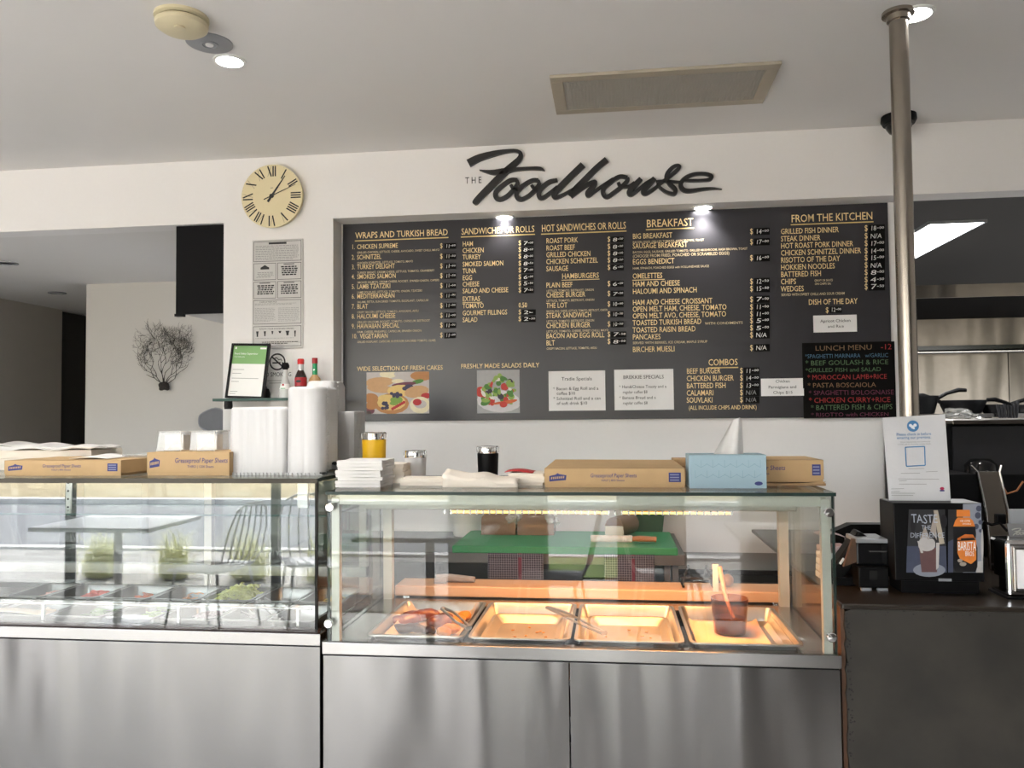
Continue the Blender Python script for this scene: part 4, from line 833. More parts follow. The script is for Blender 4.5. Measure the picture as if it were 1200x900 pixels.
# check towels
m = bpy.data.materials.new('check_cloth'); MATS['check_cloth'] = m; m.use_nodes = True; tt = m.node_tree; p = tt.nodes['Principled BSDF']; p.inputs['Roughness'].default_value = .9
tc = _n(tt, 'ShaderNodeTexCoord'); sx = _n(tt, 'ShaderNodeSeparateXYZ'); tt.links.new(tc.outputs['Object'], sx.inputs[0]); parts_ = []
for ax in ('X', 'Z'):
    mu = _n(tt, 'ShaderNodeMath', operation='MULTIPLY'); mu.inputs[1].default_value = 115; tt.links.new(sx.outputs[ax], mu.inputs[0])
    fr = _n(tt, 'ShaderNodeMath', operation='FRACT'); tt.links.new(mu.outputs[0], fr.inputs[0]); gt = _n(tt, 'ShaderNodeMath', operation='GREATER_THAN'); gt.inputs[1].default_value = .76; tt.links.new(fr.outputs[0], gt.inputs[0]); parts_.append(gt)
ad = _n(tt, 'ShaderNodeMath', operation='MAXIMUM'); tt.links.new(parts_[0].outputs[0], ad.inputs[0]); tt.links.new(parts_[1].outputs[0], ad.inputs[1])
mx = _n(tt, 'ShaderNodeMix', data_type='RGBA'); mx.inputs[6].default_value = (.008, .008, .026, 1); mx.inputs[7].default_value = (.15, .145, .18, 1); tt.links.new(ad.outputs[0], mx.inputs[0]); tt.links.new(mx.outputs[2], p.inputs['Base Color'])
mat('towel_stripe', (.10, .012, .035), .9, var=.1)
for (pa, pb, l) in ((572, 637, 'dark check tea towel hanging from the bench, left of two'), (708, 767, 'dark check tea towel hanging from the bench, right of two')):
    xa, xb_ = onY(pa, 660, 3.04).x, onY(pb, 660, 3.04).x
    t = thing('tea_towel', l, 'towel', ((xa+xb_)/2, 3.04, bz), 'tea towels on the bench')
    def s(u, v, xa=xa, xb_=xb_): return (xa+(xb_-xa)*u, 3.038-.006*math.sin(u*11)*(1-v)-.003, .70+(bz+.004-.70)*v)
    build('cloth', MB().grid(s, 20, 8), 'check_cloth', t, smooth=1, solid=.002)
    u = .55; build('stripe', MB().grid(lambda a, b, s=s: Vector(s(u+a*.06, b))+Vector((0, -.002, 0)), 2, 8), 'towel_stripe', t)
    build('top_fold', B(xa, 3.032, bz+.001, xb_, 3.08, bz+.004) if pa < 0 else B(xa, 3.03, bz-.01, xb_, 3.044, bz+.0), 'check_cloth', t)
# bread parcels, container, knife, film box
mat('loaf_brown', (.17, .095, .05), .6, var=.3, scale=15, coat=.3)
for (pa, pb, l) in ((566, 606, 'brown wrapped loaf on the green board, left'), (608, 650, 'brown wrapped loaf on the green board, middle')):
    xa, xb_ = onY(pa, 610, 3.38).x, onY(pb, 610, 3.38).x; t = thing('wrapped_loaf', l, 'loaf', ((xa+xb_)/2, 3.38, gz), 'wrapped loaves'); random.seed(pa)
    build('loaf', MB().grid(lambda u, v: (xa+(xb_-xa)*u, 3.38-.055*math.cos(v*math.pi), gz+.001+.085*math.sin(v*math.pi)**.45*(1-.15*abs(2*u-1)**4)), 10, 12).add([(xa, 3.33, gz), (xb_, 3.33, gz), (xb_, 3.43, gz), (xa, 3.43, gz)], [(0, 1, 2, 3)]), 'loaf_brown', t, smooth=1)
    build('wrapper', MB().ell((xb_-.012, 3.345, gz+.06), (.035, .02, .03), 10, 7, jit=.25), 'plastic_clear', t)
xa, xb_ = onY(714, 615, 3.3).x, onY(750, 615, 3.3).x
t = thing('film_box', 'brown roll box with a pale end on the green board', 'box', (xa, 3.30, gz))
build('body', MB().tube([(xa+.02, 3.27, gz+.043), (xa+.085, 3.40, gz+.043)], .042, 14), 'loaf_brown', t, smooth=40)
build('end_cap', MB().obox((xa+.02, 3.258, gz+.026), (.075, .012, .048)), mat('pale_metal', (.55, .56, .52), .4, .3).name, t, bevel=.003)
xa, xb_ = onY(741, 615, 3.42).x, onY(780, 615, 3.42).x; mat('tub_green', (.025, .09, .05), .35, var=.1); mat('lid_pale', (.66, .68, .66), .4)
t = thing('plastic_tub', 'dark green plastic tub with a pale clip lid behind the green board', 'tub', ((xa+xb_)/2, 3.52, bz))
build('body', MB().add([(xa+.012, 3.475, bz), (xb_-.012, 3.475, bz), (xb_-.012, 3.585, bz), (xa+.012, 3.585, bz), (xa, 3.468, bz+.115), (xb_, 3.468, bz+.115), (xb_, 3.592, bz+.115), (xa, 3.592, bz+.115)], [(0, 3, 2, 1), (0, 1, 5, 4), (1, 2, 6, 5), (2, 3, 7, 6), (3, 0, 4, 7), (4, 5, 6, 7)]), 'tub_green', t, bevel=.004)
build('lid', B(xa-.006, 3.465, bz+.115, xb_+.006, 3.596, bz+.128), 'lid_pale', t, bevel=.003)
for x in (xa+.02, xb_-.03): build('clip', B(x, 3.458, bz+.108, x+.014, 3.466, bz+.135), 'black_plastic', t)
p, q = onY(741, 623.5, 3.15), onY(769, 622, 3.15); t = thing('kitchen_knife', 'wooden handled knife on the green board', 'knife', (p.x, 3.15, gz))
build('handle', MB().tube([(p.x, 3.15, gz+.016), (p.x+.03, 3.15, gz+.017), (q.x-.01, 3.15, gz+.016), (q.x, 3.15, gz+.015)], [.010, .012, .010, .012], 10), 'wood_dark', t, smooth=1)
build('blade', B(p.x-.16, 3.148, gz+.004, p.x, 3.15, gz+.03), 'steel_plain', t)
p = onY(549, 620, 3.52); t = thing('white_tub', 'large white round tub behind the green board, left end', 'tub', (p.x, 3.50, bz)); c = Vector((p.x, 3.50, bz))
build('body', MB().lathe([(.062, 0), (.078, .15)], c, 28), 'white_print', t, smooth=40); build('rim', MB().lathe([(.078, .15), (.083, .152), (.083, .160), (.076, .162), (.072, .155)], c, 28), 'white_print', t, smooth=1)
xa, xb_ = onY(796, 680, 3.2).x, onY(945, 680, 3.2).x; z = onY(860, 668, 3.2).z
t = thing('low_cabinet', 'low black cabinet behind the right end of the heated case', 'cabinet', ((xa+xb_)/2, 3.4, 0)); build('body', B(xa, 3.22, 0, xb_+.3, 3.60, z-.02), 'black_plastic', t); build('top', B(xa-.01, 3.2, z-.02, xb_+.31, 3.60, z), 'black_gloss', t, bevel=.003)
build('door', B(xa+.02, 3.212, .1, xa+.30, 3.22, z-.05), 'dark_plastic', t); build('door', B(xa+.32, 3.212, .1, xb_+.28, 3.22, z-.05), 'dark_plastic', t)
# bench and dark fittings behind the salad case
t = thing('rear_bench', 'dark work bench behind the salad case', 'bench', (-2.4, 3.3, 0)); build('top', B(-3.4, 3.15, .86, bxa-.08, 3.47, .90), 'bench_steel', t, bevel=.002); build('body', B(-3.4, 3.2, 0, bxa-.1, 3.47, .86), 'dark_plastic', t)
# ================================================================ things on top of the cases
def kbox(label, xl, xr, y0, z, h, depth, name_txt, sub_txt, grp='greaseproof paper boxes', rot=0, blue=True, logo=True, lid_open=False, xt0=.33, xt1=.66, logo_x=.035):
    w = xr-xl; t = thing('paper_box', label, 'box', (xl, y0, z), grp); t.rotation_euler.z = rot; L = dict(local=True)
    def bb(n, m, mt, **k): return build(n, m, mt, t, local=True, **k)
    bb('carton', B(.0015, .0015, .0, w-.0015, depth-.0015, h-.002), 'kraft', bevel=.001)
    bb('lid', MB().box(0, 0, h*.13, w, .002, h).box(0, depth-.002, h*.13, w, depth, h).box(0, 0, h-.0015, w, depth, h).box(0, 0, h*.13, .002, depth, h).box(w-.002, 0, h*.13, w, depth, h), 'kraft', bevel=.0008)
    if lid_open: bb('flap', MB().add([(.0, .0, h), (w, .0, h), (w*.96, depth*.9, h+.012), (w*.04, depth*.9, h+.014)], [(0, 1, 2, 3)]), 'kraft', solid=.0015)
    m = MB(); write(m, name_txt, (w*xt0, -.0006, h*.55), X3, Z3, h*.2, w*(xt1-xt0), bold=1, slant=.12); write(m, sub_txt, (w*(xt0+(xt1-xt0)*.24), -.0006, h*.34), X3, Z3, h*.10, w*(xt1-xt0)*.5, bold=1)
    bb('lettering', m, 'navy_print')
    if logo:
        u, v = w*logo_x, h*.36; lw, lh = min(w*.12, .055), h*.32; m = MB().flat([(0, -.12), (1, .12), (1.04, .95), (.62, 1.12), (.5, 1.3), (.38, 1.05), (0, .8)], (u, -.0006, v), X3*lw, Z3*lh); bb('logo', m, 'navy_print')
        m = MB()
        for q in range(7): m.flat([(.1+q*.12, .25+q*.03), (.17+q*.12, .27+q*.03), (.19+q*.12, .65+q*.03), (.12+q*.12, .63+q*.03)], (u, -.0009, v), X3*lw, Z3*lh)
        bb('logo_lettering', m, 'kraft')
    if blue:
        u, v = w*.885, h*.30; lw, lh = w*.085, h*.5; bb('info_panel', MB().flat([(0, 0), (1, 0), (1, 1), (0, 1)], (u, -.0006, v), X3*lw, Z3*lh), 'navy_print'); m = MB()
        for q in range(3): m.flat([(.1, .15+q*.28), (.85, .15+q*.28), (.85, .27+q*.28), (.1, .27+q*.28)], (u, -.0009, v), X3*lw, Z3*lh)
        bb('fine_print', m, mat('blue_grey', (.25, .27, .42), .6).name if 'blue_grey' not in MATS else 'blue_grey')
    return t
LT_, RT_ = LT, RT
yl = 2.40
kbox('long kraft box of half greaseproof sheets at the left end of the salad case', onY(5, 550, yl).x, onY(142, 550, yl).x, yl, LT_, onY(75, 539.5, yl).z-LT_, .26, 'Greaseproof Paper Sheets', 'HALF | 800 Sheets', rot=0)
kbox('kraft box of third size greaseproof sheets beside the stacked plastic sleeves', onY(171, 550, yl).x, onY(268, 550, yl).x, yl+.005, LT_, onY(215, 530, yl).z-LT_, .20, 'Greaseproof Paper Sheets', 'THIRD | 1200 Sheets', blue=False, xt0=.34, xt1=.98)
yr = 2.34
b1 = kbox('wide kraft box of half greaseproof sheets in the middle of the heated case top', onY(638, 560, yr).x, onY(803, 560, yr).x, yr, RT_, onY(720, 549.5, yr).z-RT_, .26, 'Greaseproof Paper Sheets', 'HALF | 800 Sheets', lid_open=True)
kbox('kraft box partly hidden behind the blue tissue box', onY(848, 560, 2.42).x, onY(965.5, 560, 2.42).x, 2.42, onY(960, 565, 2.42).z, onY(960, 539, 2.42).z-onY(960, 565, 2.42).z, .22, 'Greaseproof Paper Sheets', 'HALF | 800 Sheets', logo=False, xt0=.0, xt1=.62)
x0_, x1_ = onY(846, 570, 2.42).x, onY(967, 570, 2.42).x; z1_ = onY(960, 566, 2.42).z
kb = thing('carton_lid', 'flat kraft carton lying under the right hand box', 'box', (x0_, 2.41, RT_)); build('tray', B(x0_, 2.41, RT_, x1_, 2.63, z1_), 'kraft_dark', kb, bevel=.001); build('flap', MB().add([(x1_-.12, 2.409, RT_+.004), (x1_, 2.409, RT_+.012), (x1_-.01, 2.409, z1_-.002), (x1_-.13, 2.409, z1_-.003)], [(0, 1, 2, 3)]), 'kraft', kb, solid=.001)
x0_, x1_ = onY(792, 560, 2.52).x, onY(822, 560, 2.52).x; kb = thing('small_carton', 'small kraft carton standing behind the blue tissue box', 'box', (x0_, 2.52, RT_))
build('carton', B(x0_, 2.61, RT_, x1_+.05, 2.70, onY(800, 538, 2.6).z), 'kraft_dark', kb, bevel=.001); build('flap', B(x0_, 2.606, RT_+.045, x1_+.05, 2.61, onY(800, 538, 2.6).z+.001), 'kraft', kb)
# tissue box
mat('tissue_box', (.36, .50, .58), .55, var=.05, scale=12); mat('tissue_line', (.24, .37, .45), .55)
ty = 2.32; xa, xb_ = onY(808, 560, ty).x, onY(898.5, 560, ty).x; zt = onY(850, 533, ty).z
t = thing('tissue_box', 'light blue patterned tissue box on the heated case', 'tissue box', ((xa+xb_)/2, ty, RT_))
build('box', B(xa, ty, RT_, xb_, ty+.115, zt), 'tissue_box', t, bevel=.0015)
m = MB(); rd = random.Random(2); w, h = xb_-xa, zt-RT_
for i in range(7):
    for j in range(4):
        cx, cz = (i+.5*(j % 2))*w/6.5, j*h/3.2
        for a in range(3):
            an = math.radians(30+a*60+0); L = .021; dx, dz = math.cos(an)*L, math.sin(an)*L
            p0, p1 = Vector((cx, 0, cz)), Vector((cx+dx, 0, cz+dz))
            if max(p0.x, p1.x) < w-.003 and max(p0.z, p1.z) < h-.003 and min(p0.x, p1.x) > .002 and min(p0.z, p1.z) > .0: n_ = Vector((-dz, 0, dx)).normalized()*.0005; m.add([p+Vector((xa, ty-.0006, RT_)) for p in (p0-n_, p0+n_, p1+n_, p1-n_)], [(0, 1, 2, 3)])
build('pattern', m, 'tissue_line', t)
build('logo', MB().lathe([(.011, 0), (0, .0002)], (xb_-.022, ty-.0007, RT_+.014), 18, M=MY, sy=.5), 'navy_print', t)
build('slot', MB().lathe([(.035, .0), (0, .0008)], ((xa+xb_)/2, ty+.055, zt), 20, sy=.5), 'white_print', t)
tc_ = onY(853, 532, ty+.055)
def ts(u, v):
    a_ = -.042+.087*u; b_ = .008+.034*u; return (tc_.x+a_*(1-v)+b_*v, tc_.y+.014*math.sin(u*7)*(1-.4*v), zt-.004+.108*v*(1-.12*abs(u-.75))-.02*max(0, .4-u)*v)
build('tissue', MB().grid(ts, 16, 10), 'tissue', t, smooth=1)
# napkins, papers and shakers
def stack(name, label, x0, x1, y0, y1, z, hs, m_, cat='napkins', grp=None, off=.006, seed=1, part='folded_napkin', sag=.004):
    rd = random.Random(seed); t = thing(name, label, cat, ((x0+x1)/2, (y0+y1)/2, z), grp); zz = z
    for h in hs:
        dx, dy = rd.uniform(-off, off), rd.uniform(-off, off); ph = rd.random()*6
        def f(x, y, top): return zz+(h*.96 if top else 0)+(sag*math.sin(x*38+ph)*math.sin(y*30+ph)*.5 if top else 0)
        m = MB(); n = 8; P = [(x0+dx+(x1-x0)*i/n, y0+dy) for i in range(n+1)]+[(x1+dx+.003*math.sin(q), y0+dy+(y1-y0)*q/n) for q in range(1, n+1)]+[(x1+dx-(x1-x0)*i/n, y1+dy) for i in range(1, n+1)]+[(x0+dx, y1+dy-(y1-y0)*q/n) for q in range(1, n)]
        cx, cy = (x0+x1)/2+dx, (y0+y1)/2+dy; N = len(P)
        lo = [(cx+(x-cx)*.985, cy+(y-cy)*.985, zz) for x, y in P]; mi = [(x, y, (zz+f(x, y, 1))/2) for x, y in P]; hi = [(cx+(x-cx)*.985, cy+(y-cy)*.985, f(x, y, 1)) for x, y in P]
        vs = lo+mi+hi+[(cx, cy, f(cx, cy, 1)+.002)]; fs = [tuple(range(N))[::-1]]
        for r_ in (0, 1):
            for k in range(N): fs.append((r_*N+k, r_*N+(k+1) % N, (r_+1)*N+(k+1) % N, (r_+1)*N+k))
        for k in range(N): fs.append((2*N+k, 2*N+(k+1) % N, 3*N))
        m.add(vs, fs); build(part, m, m_, t, smooth=50); zz += h
    return t
xa, xb_ = onY(393, 560, 2.34).x, onY(448, 560, 2.34).x
stack('napkin_stack', 'thick stack of folded white napkins at the left end of the heated case', xa+.006, xb_, 2.33, 2.46, RT_, [.010]*8, 'tissue', seed=4, off=.004)
xa, xb_ = onY(440, 560, 2.48).x, onY(472, 560, 2.48).x
stack('napkin_stack', 'lower loose pile of cream napkins behind the thick white stack', xa, xb_, 2.48, 2.60, RT_, [.012]*5, 'cream_paper', seed=9, off=.008)
xa, xb_ = onY(468, 565, 2.40).x, onY(528, 565, 2.40).x
stack('paper_pile', 'flat brown and cream papers below the white shaker', xa, xb_, 2.39, 2.50, RT_, [.010, .012], 'cream_paper', 'papers', seed=6, part='sheet')
def bag(name, label, x0, x1, y0, y1, z, h, m_, cat, seed=0, tip=.03):
    rd = random.Random(seed); t = thing(name, label, cat, ((x0+x1)/2, (y0+y1)/2, z))
    def s(u, v): return (x0+(x1-x0)*u+(-tip*(1-u)**6), y0+(y1-y0)*v, z+h*(1-.55*u)*(.65+.35*math.sin(v*3))+.004*math.sin(u*13+seed)+.002*math.sin(v*17+u*5))
    build('top_sheet', MB().grid(s, 18, 8), m_, t, smooth=1, solid=.002)
    def s2(u, v): q = s(u, 0); return (q[0]+.002, y0-.001+.002*math.sin(u*9+v*4), z+(q[2]-z)*v)
    build('folded_edge', MB().grid(s2, 18, 4), m_, t, smooth=1, solid=.001); build('lower_sheet', B(x0+.004, y0+.003, z, x1-.002, y1, z+.006), m_, t); return t
bag('paper_bag', 'flattened cream paper bag on the heated case before the black shaker', onY(530, 560, 2.34).x, onY(606, 560, 2.34).x, 2.335, 2.50, RT_, .044, 'cream_paper', 'paper bag', 2)
xa, xb_ = onY(596, 565, 2.40).x, onY(637, 565, 2.40).x
mat('red_paper', (.50, .03, .03), .5, var=.1)
t = stack('magazine_pile', 'small pile of folded papers with a red edge beside the kraft box', xa, xb_, 2.40, 2.52, RT_, [.009, .009, .009, .010], 'cream_paper', 'papers', seed=8, off=.006, part='folded_paper')
build('red_cover', MB().grid(lambda u, v: (xa-.012+(xb_-xa)*.8*u, 2.402+.1*v, RT_+.040+.004*math.sin(u*4)), 8, 2), 'red_paper', t, smooth=1, solid=.002)
mat('orange_yellow', (.86, .50, .01), .45, var=.04, sss=.1)
mat('shaker_white', (.66, .66, .66), .4)
for px0_, px1_, pt, col, Y, l in ((424.5, 452.5, 506.5, 'orange_yellow', 2.60, 'orange yellow shaker with a silver lid behind the napkins'), (474, 499.5, 527.5, 'shaker_white', 2.60, 'white shaker with a silver lid on the heated case'), (559, 584.5, 522.5, 'black_plastic', 2.66, 'black shaker with a silver lid behind the paper bag')):
    a, b = onY(px0_, 530, Y).x, onY(px1_, 530, Y).x; r = (b-a)/2; zt = onY((px0_+px1_)/2, pt, Y).z; c = Vector(((a+b)/2, Y, RT_)); h = zt-RT_; lh = .024
    t = thing('shaker', l, 'shaker', c, 'condiment shakers')
    build('body', MB().lathe([(r*.88, 0), (r*.90, .004), (r*.97, h-lh)], c, 32), col, t, smooth=50)
    build('lid', MB().lathe([(r, h-lh), (r*1.01, h-lh+.002), (r*1.01, h-.004), (r*.95, h), (r*.3, h+.001), (0, h+.001)], c, 32), 'chrome', t, smooth=30)
    m = MB()
    for q in range(28): an = q*math.pi/14; m.obox(c+Vector((math.cos(an)*r*1.01, math.sin(an)*r*1.01, h-lh/2)), (.0016, .0016, lh*.7), Matrix.Rotation(an, 3, 'Z'))
    build('ridges', m, 'steel_plain', t)['kind'] = 'stuff'
# white bags at the left end
xa, xb_ = onY(-12, 545, 2.62).x, onY(90, 545, 2.60).x
stack('bag_stack', 'lower stack of white and cream paper bags behind the left kraft box', xa-.1, xb_, 2.68, 2.86, LT_, [.022, .020, .030], 'cream_paper', 'paper bags', seed=12, part='paper_bag', off=.01)
zz = LT_+.075; t = thing('bag_stack', 'creased white paper bag on top of the bag stack at far left', 'paper bags', (xa, 2.7, zz))
build('top_bag', MB().grid(lambda u, v: (xa-.1+(xb_-xa+.115)*u, 2.66+.17*v, zz+.018-.012*u+.004*math.sin(u*16)+.004*math.sin(v*7+u*6)), 22, 8), 'tissue', t, smooth=1, solid=.003)
build('bag_edge', MB().grid(lambda u, v: (xa-.1+(xb_-xa+.11)*u, 2.662, zz+.018-.012*u+.004*math.sin(u*16)-(.018-.012*u)*(1-v)), 22, 2), 'tissue', t, smooth=1)
zk = onY(75, 539.5, yl).z; x0_, x1_ = onY(88, 535, 2.48).x, onY(132, 535, 2.48).x
t = thing('paper_sheet', 'thin white paper sheet lying on the left kraft box', 'paper', (x0_, 2.48, zk)); build('sheet', MB().grid(lambda u, v: (x0_+(x1_-x0_)*u, 2.45+.12*v, zk+.002+.012*math.sin(u*3.1)*(.4+.6*v)), 10, 5), 'tissue', t, smooth=1, solid=.001)
x0_, x1_ = onY(134, 535, 2.50).x, onY(168, 535, 2.5).x
t = thing('plastic_tray', 'flat clear plastic tray behind the left kraft box', 'plastic tray', (x0_, 2.56, LT_)); build('tray', B(x0_, 2.55, LT_, x1_, 2.64, onY(150, 534, 2.55).z), 'plastic_clear', t, bevel=.004); build('lid', B(x0_-.003, 2.547, onY(150, 534.6, 2.55).z, x1_+.003, 2.643, onY(150, 532.6, 2.55).z), 'plastic_clear', t, bevel=.001)
# clear boxes
zb2 = onY(215, 530, yl).z
for pa, pb, l in ((190, 220, 'left clear plastic container on the third size box'), (228, 259, 'right clear plastic container on the third size box')):
    xa, xb_ = onY(pa, 520, 2.50).x, onY(pb, 520, 2.50).x; zt = onY(205, 505.5, 2.5).z
    t = thing('clear_container', l, 'container', ((xa+xb_)/2, 2.5, zb2), 'clear containers')
    build('box', MB().add([(xa-.004, 2.47, zb2), (xb_, 2.47, zb2), (xb_, 2.56, zb2), (xa-.004, 2.56, zb2), (xa+.002, 2.475, zt), (xb_, 2.475, zt), (xb_, 2.555, zt), (xa+.002, 2.555, zt)], [(0, 3, 2, 1), (4, 5, 6, 7), (0, 1, 5, 4), (1, 2, 6, 5), (2, 3, 7, 6), (3, 0, 4, 7)]), 'plastic_clear', t, bevel=.003)
    build('lid', B(xa, 2.472, zt-.002, xb_+.002, 2.558, zt+.002), 'plastic_clear', t)
    build('fold_line', B(xb_-.010, 2.4715, zb2, xb_-.008, 2.473, zt), 'white_print', t); build('paper_inside', B(xa+.008, 2.50, zb2+.004, xb_-.014, 2.54, zt-.012), 'tissue', t)
# sleeves of lids and containers
def sleeve(label, xl, xr, Y, pt, depth, m_='sleeve', base=LT_, r=.02, folds=60, amp=.0014, ptx=None, topround=.01):
    a, b = onY(xl, 520, Y).x, onY(xr, 520, Y).x; zt = onY(ptx or (xl+xr)/2, pt, Y).z; t = thing('container_sleeve', label, 'stacked containers', ((a+b)/2, Y+depth/2, base), 'tall sleeves of containers')
    P0 = rrect(a, Y, b, Y+depth, r, 5); P = []
    for i in range(len(P0)):
        p, q = Vector(P0[i]), Vector(P0[(i+1) % len(P0)]); n = max(1, int((q-p).length/.006))
        for k in range(n): P.append(p.lerp(q, k/n))
    N = len(P); c = Vector(((a+b)/2, Y+depth/2)); rd = random.Random(label); nz = [rd.uniform(-1, 1) for _ in range(N)]
    vs = []; zs = [base, base+.01, base+.05, (base+zt)/2, zt-.05, zt-topround, zt-.002, zt]; ins = [.002, 0, 0, 0, 0, 0, topround*.4, topround]
    for z, o in zip(zs, ins):
        for k, p in enumerate(P):
            d = (p-c).normalized(); s = amp*(nz[k]+.5*math.sin(k*1.7+z*9)); vs.append((p.x+d.x*(s-o), p.y+d.y*(s-o), z))
    fs = []
    for i in range(len(zs)-1):
        for k in range(N): fs.append((i*N+k, i*N+(k+1) % N, (i+1)*N+(k+1) % N, (i+1)*N+k))
    fs.append(tuple((len(zs)-1)*N+k for k in range(N)))
    build('stack', MB().add(vs, fs), m_, t, smooth=50)
    m = MB(); 
    for k in range(0, N, 2):
        p = P[k]; d = (p-c).normalized(); m.ell((p.x+d.x*.0015, p.y+d.y*.0015, base+.004), (.004, .004, .005), 6, 4)
    build('crimped_edge', m, m_, t, smooth=1)['kind'] = 'stuff'
    m = MB(); n_ = int((zt-base)/.012)
    for q in range(n_):
        z = base+.01+q*.012; m.box(b-.0005, Y+depth*.3, z, b+.0022, Y+depth*.34, z+.006)
    build('rim_edges', m, m_, t)['kind'] = 'stuff'
    return t
sleeve('broad low sleeve of white containers nearest the kraft box', 268, 335, 2.43, 477, .20)
sleeve('tall front sleeve of white containers below the soy bottle', 333.5, 377, 2.41, 453, .17, r=.035)
sleeve('tallest white sleeve, behind the front one and below the green necked bottle', 356, 391, 2.66, 446, .14, r=.03, topround=.02)
sleeve('narrow greyish sleeve of lids at the end of the salad case', 392.5, 416, 2.70, 482, .12, 'sleeve_grey', r=.01, topround=.004)
t = thing('dark_cloth', 'dark crumpled plastic lying in the gap between the two cases', 'bag', (LX1+.02, 2.5, LT_)); random.seed(5)
build('cloth', MB().grid(lambda u, v: (-.925+.15*u, 2.42+.3*v, LT_+.006-.02*max(0, u-.5)+.016*math.sin(u*7+v*4)*math.sin(v*3.1)+.004*math.sin(u*23)), 16, 14), 'fabric_black', t, smooth=1, solid=.003)
build('fold', MB().grid(lambda u, v: (-.91+.12*u, 2.50+.08*v, LT_+.018+.012*math.sin(u*5+1)+.006*math.sin(v*6)), 10, 8), 'fabric_black', t, smooth=1, solid=.003)
# ================================================================ wall shelf on the column
sy = 3.34; xa, xb_ = onY(249, 467, sy).x, onY(386, 467, sy).x; zs = onY(300, 466.5, sy).z
t = thing('glass_shelf', 'small green edged glass shelf fixed to the column below the poster', 'shelf', (xa, YW, zs-.012)); pane('glass', xa, sy, zs-.012, xb_, YW, zs, t, 'z', 'glass_edge_teal')
for px in (272.5, 360): x = onY(px, 472, sy+.1).x; build('bracket', MB().lathe([(.017, -.034), (.019, -.02), (.018, 0)], (x, sy+.06, zs-.012), 20), 'dark_plastic', t, smooth=50)
fa, fb = onY(261, 440, sy+.02), onY(308.5, 440, sy+.02); zt = onY(283, 401, sy+.03).z; w = fb.x-fa.x; h = zt-zs
t = thing('framed_certificate', 'framed green and white food safety certificate leaning on the glass shelf', 'certificate', ((fa.x+fb.x)/2, sy+.03, zs)); t.rotation_euler = (math.radians(-9), math.radians(2.2), math.radians(-6)); L = dict(local=True)
def bc(n, m, mt, **k): return build(n, m, mt, t, local=True, **k)
bw = .010
bc('backing', B(-w/2+.004, .004, .004, w/2-.004, .008, h-.004), 'white_print')
for a in ((-w/2, 0, w/2, bw), (-w/2, h-bw, w/2, h), (-w/2, bw, -w/2+bw, h-bw), (w/2-bw, bw, w/2, h-bw)): bc('frame_edge', B(a[0], -.002, a[1], a[2], .012, a[3]), 'black_gloss')
bc('green_header', B(-w/2+bw, .0034, h*.63, w/2-bw, .004, h-bw), mat('cert_green', (.22, .42, .16), .5).name); bc('easel_back', B(-.03, .012, 0, .03, .05, h*.6), 'black_plastic')
m = MB(); write(m, 'Food Safety Supervisor', (-w/2+.018, .003, h*.80), X3, Z3, .0085, w*.62, bold=1); write(m, 'Certificate', (-w/2+.018, .003, h*.75), X3, Z3, .005, w*.28)
m.flat([(0, 0), (.03, 0), (.03, .008), (0, .008)], (w/2-bw-.035, .003, h*.90), X3, Z3); m.flat([(0, 0), (.008, 0), (.008, .009), (0, .009)], (-w/2+.018, .003, h*.90), X3, Z3)
bc('header_lettering', m, 'white_print'); m = MB()
for v, u0, u1 in ((.52, .1, .4), (.45, .1, .34), (.36, .1, .8), (.30, .1, .3), (.12, .1, .3), (.08, .1, .25)): m.flat([(0, 0), (w*(u1-u0), 0), (w*(u1-u0), .0022), (0, .0022)], (-w/2+w*u0, .003, h*v), X3, Z3)
bc('fine_print', m, 'grey_print')
p = onY(310, 460, sy+.08); t = thing('small_speaker', 'small black ribbed gadget on the glass shelf beside the certificate', 'gadget', (p.x, p.y, zs))
build('body', MB().lathe([(.026, 0), (.027, .02), (.02, .042), (.008, .046)], (p.x, p.y, zs), 16, sy=.7), 'black_plastic', t, smooth=50); build('knob', MB().lathe([(.011, .04), (.011, .052), (0, .053)], (p.x, p.y, zs), 12), 'black_gloss', t, smooth=1)
mat('soy', (.022, .006, .004), .08, coat=.5); mat('label_red', (.42, .02, .03), .4); mat('cap_red', (.62, .02, .02), .35); mat('green_foil', (.02, .30, .12), .3, .2); mat('tan_liquid', (.52, .31, .14), .3, var=.1); mat('bottle_clear', (.60, .61, .60), .12, var=.03)
def bottle(label, px, top, Y, prof, mat_, bits):
    p = onY(px, 440, Y); zt = onY(px, top, Y).z; h = zt-zs; c = Vector((p.x, Y, zs)); t = thing('bottle', label, 'bottle', c, 'sauce bottles on the shelf')
    build('glass_body', MB().lathe([(r, z*h) for r, z in prof], c, 26), mat_, t, smooth=50)
    for n, pr, mt in bits: build(n, MB().lathe([(r, z*h) for r, z in pr], c, 26), mt, t, smooth=50)
    return t, c, h
t, c, h = bottle('clear flask shaped bottle with a black cap on the shelf', 334.3, 425, 3.42, [(.030, 0), (.030, .06), (.026, .25), (.012, .58), (.010, .84)], 'bottle_clear', [('cap', [(.011, .80), (.012, .83), (.018, .86), (.018, .93), (.012, 1), (0, 1)], 'black_plastic'), ('label', [(.0262, .25), (.0205, .40)], 'white_print')])
m = MB(); m.ell(c+Vector((0, -.024, h*.37)), (.005, .001, .005), 10, 6); build('emblem', m, 'label_red', t); build('emblem_bar', MB().obox(c+Vector((0, -.0262, h*.27)), (.022, .001, .003)), 'green_foil', t)
t, c, h = bottle('dark soy sauce bottle with a red cap on the shelf', 352.5, 420.5, 3.40, [(.025, 0), (.0255, .3), (.025, .55), (.012, .72)], 'soy', [('neck_band', [(.0125, .70), (.012, .86)], 'bottle_clear'), ('cap', [(.0145, .86), (.015, .97), (.012, 1), (0, 1)], 'cap_red'), ('label', [(.0262, .30), (.0264, .52)], 'label_red')])
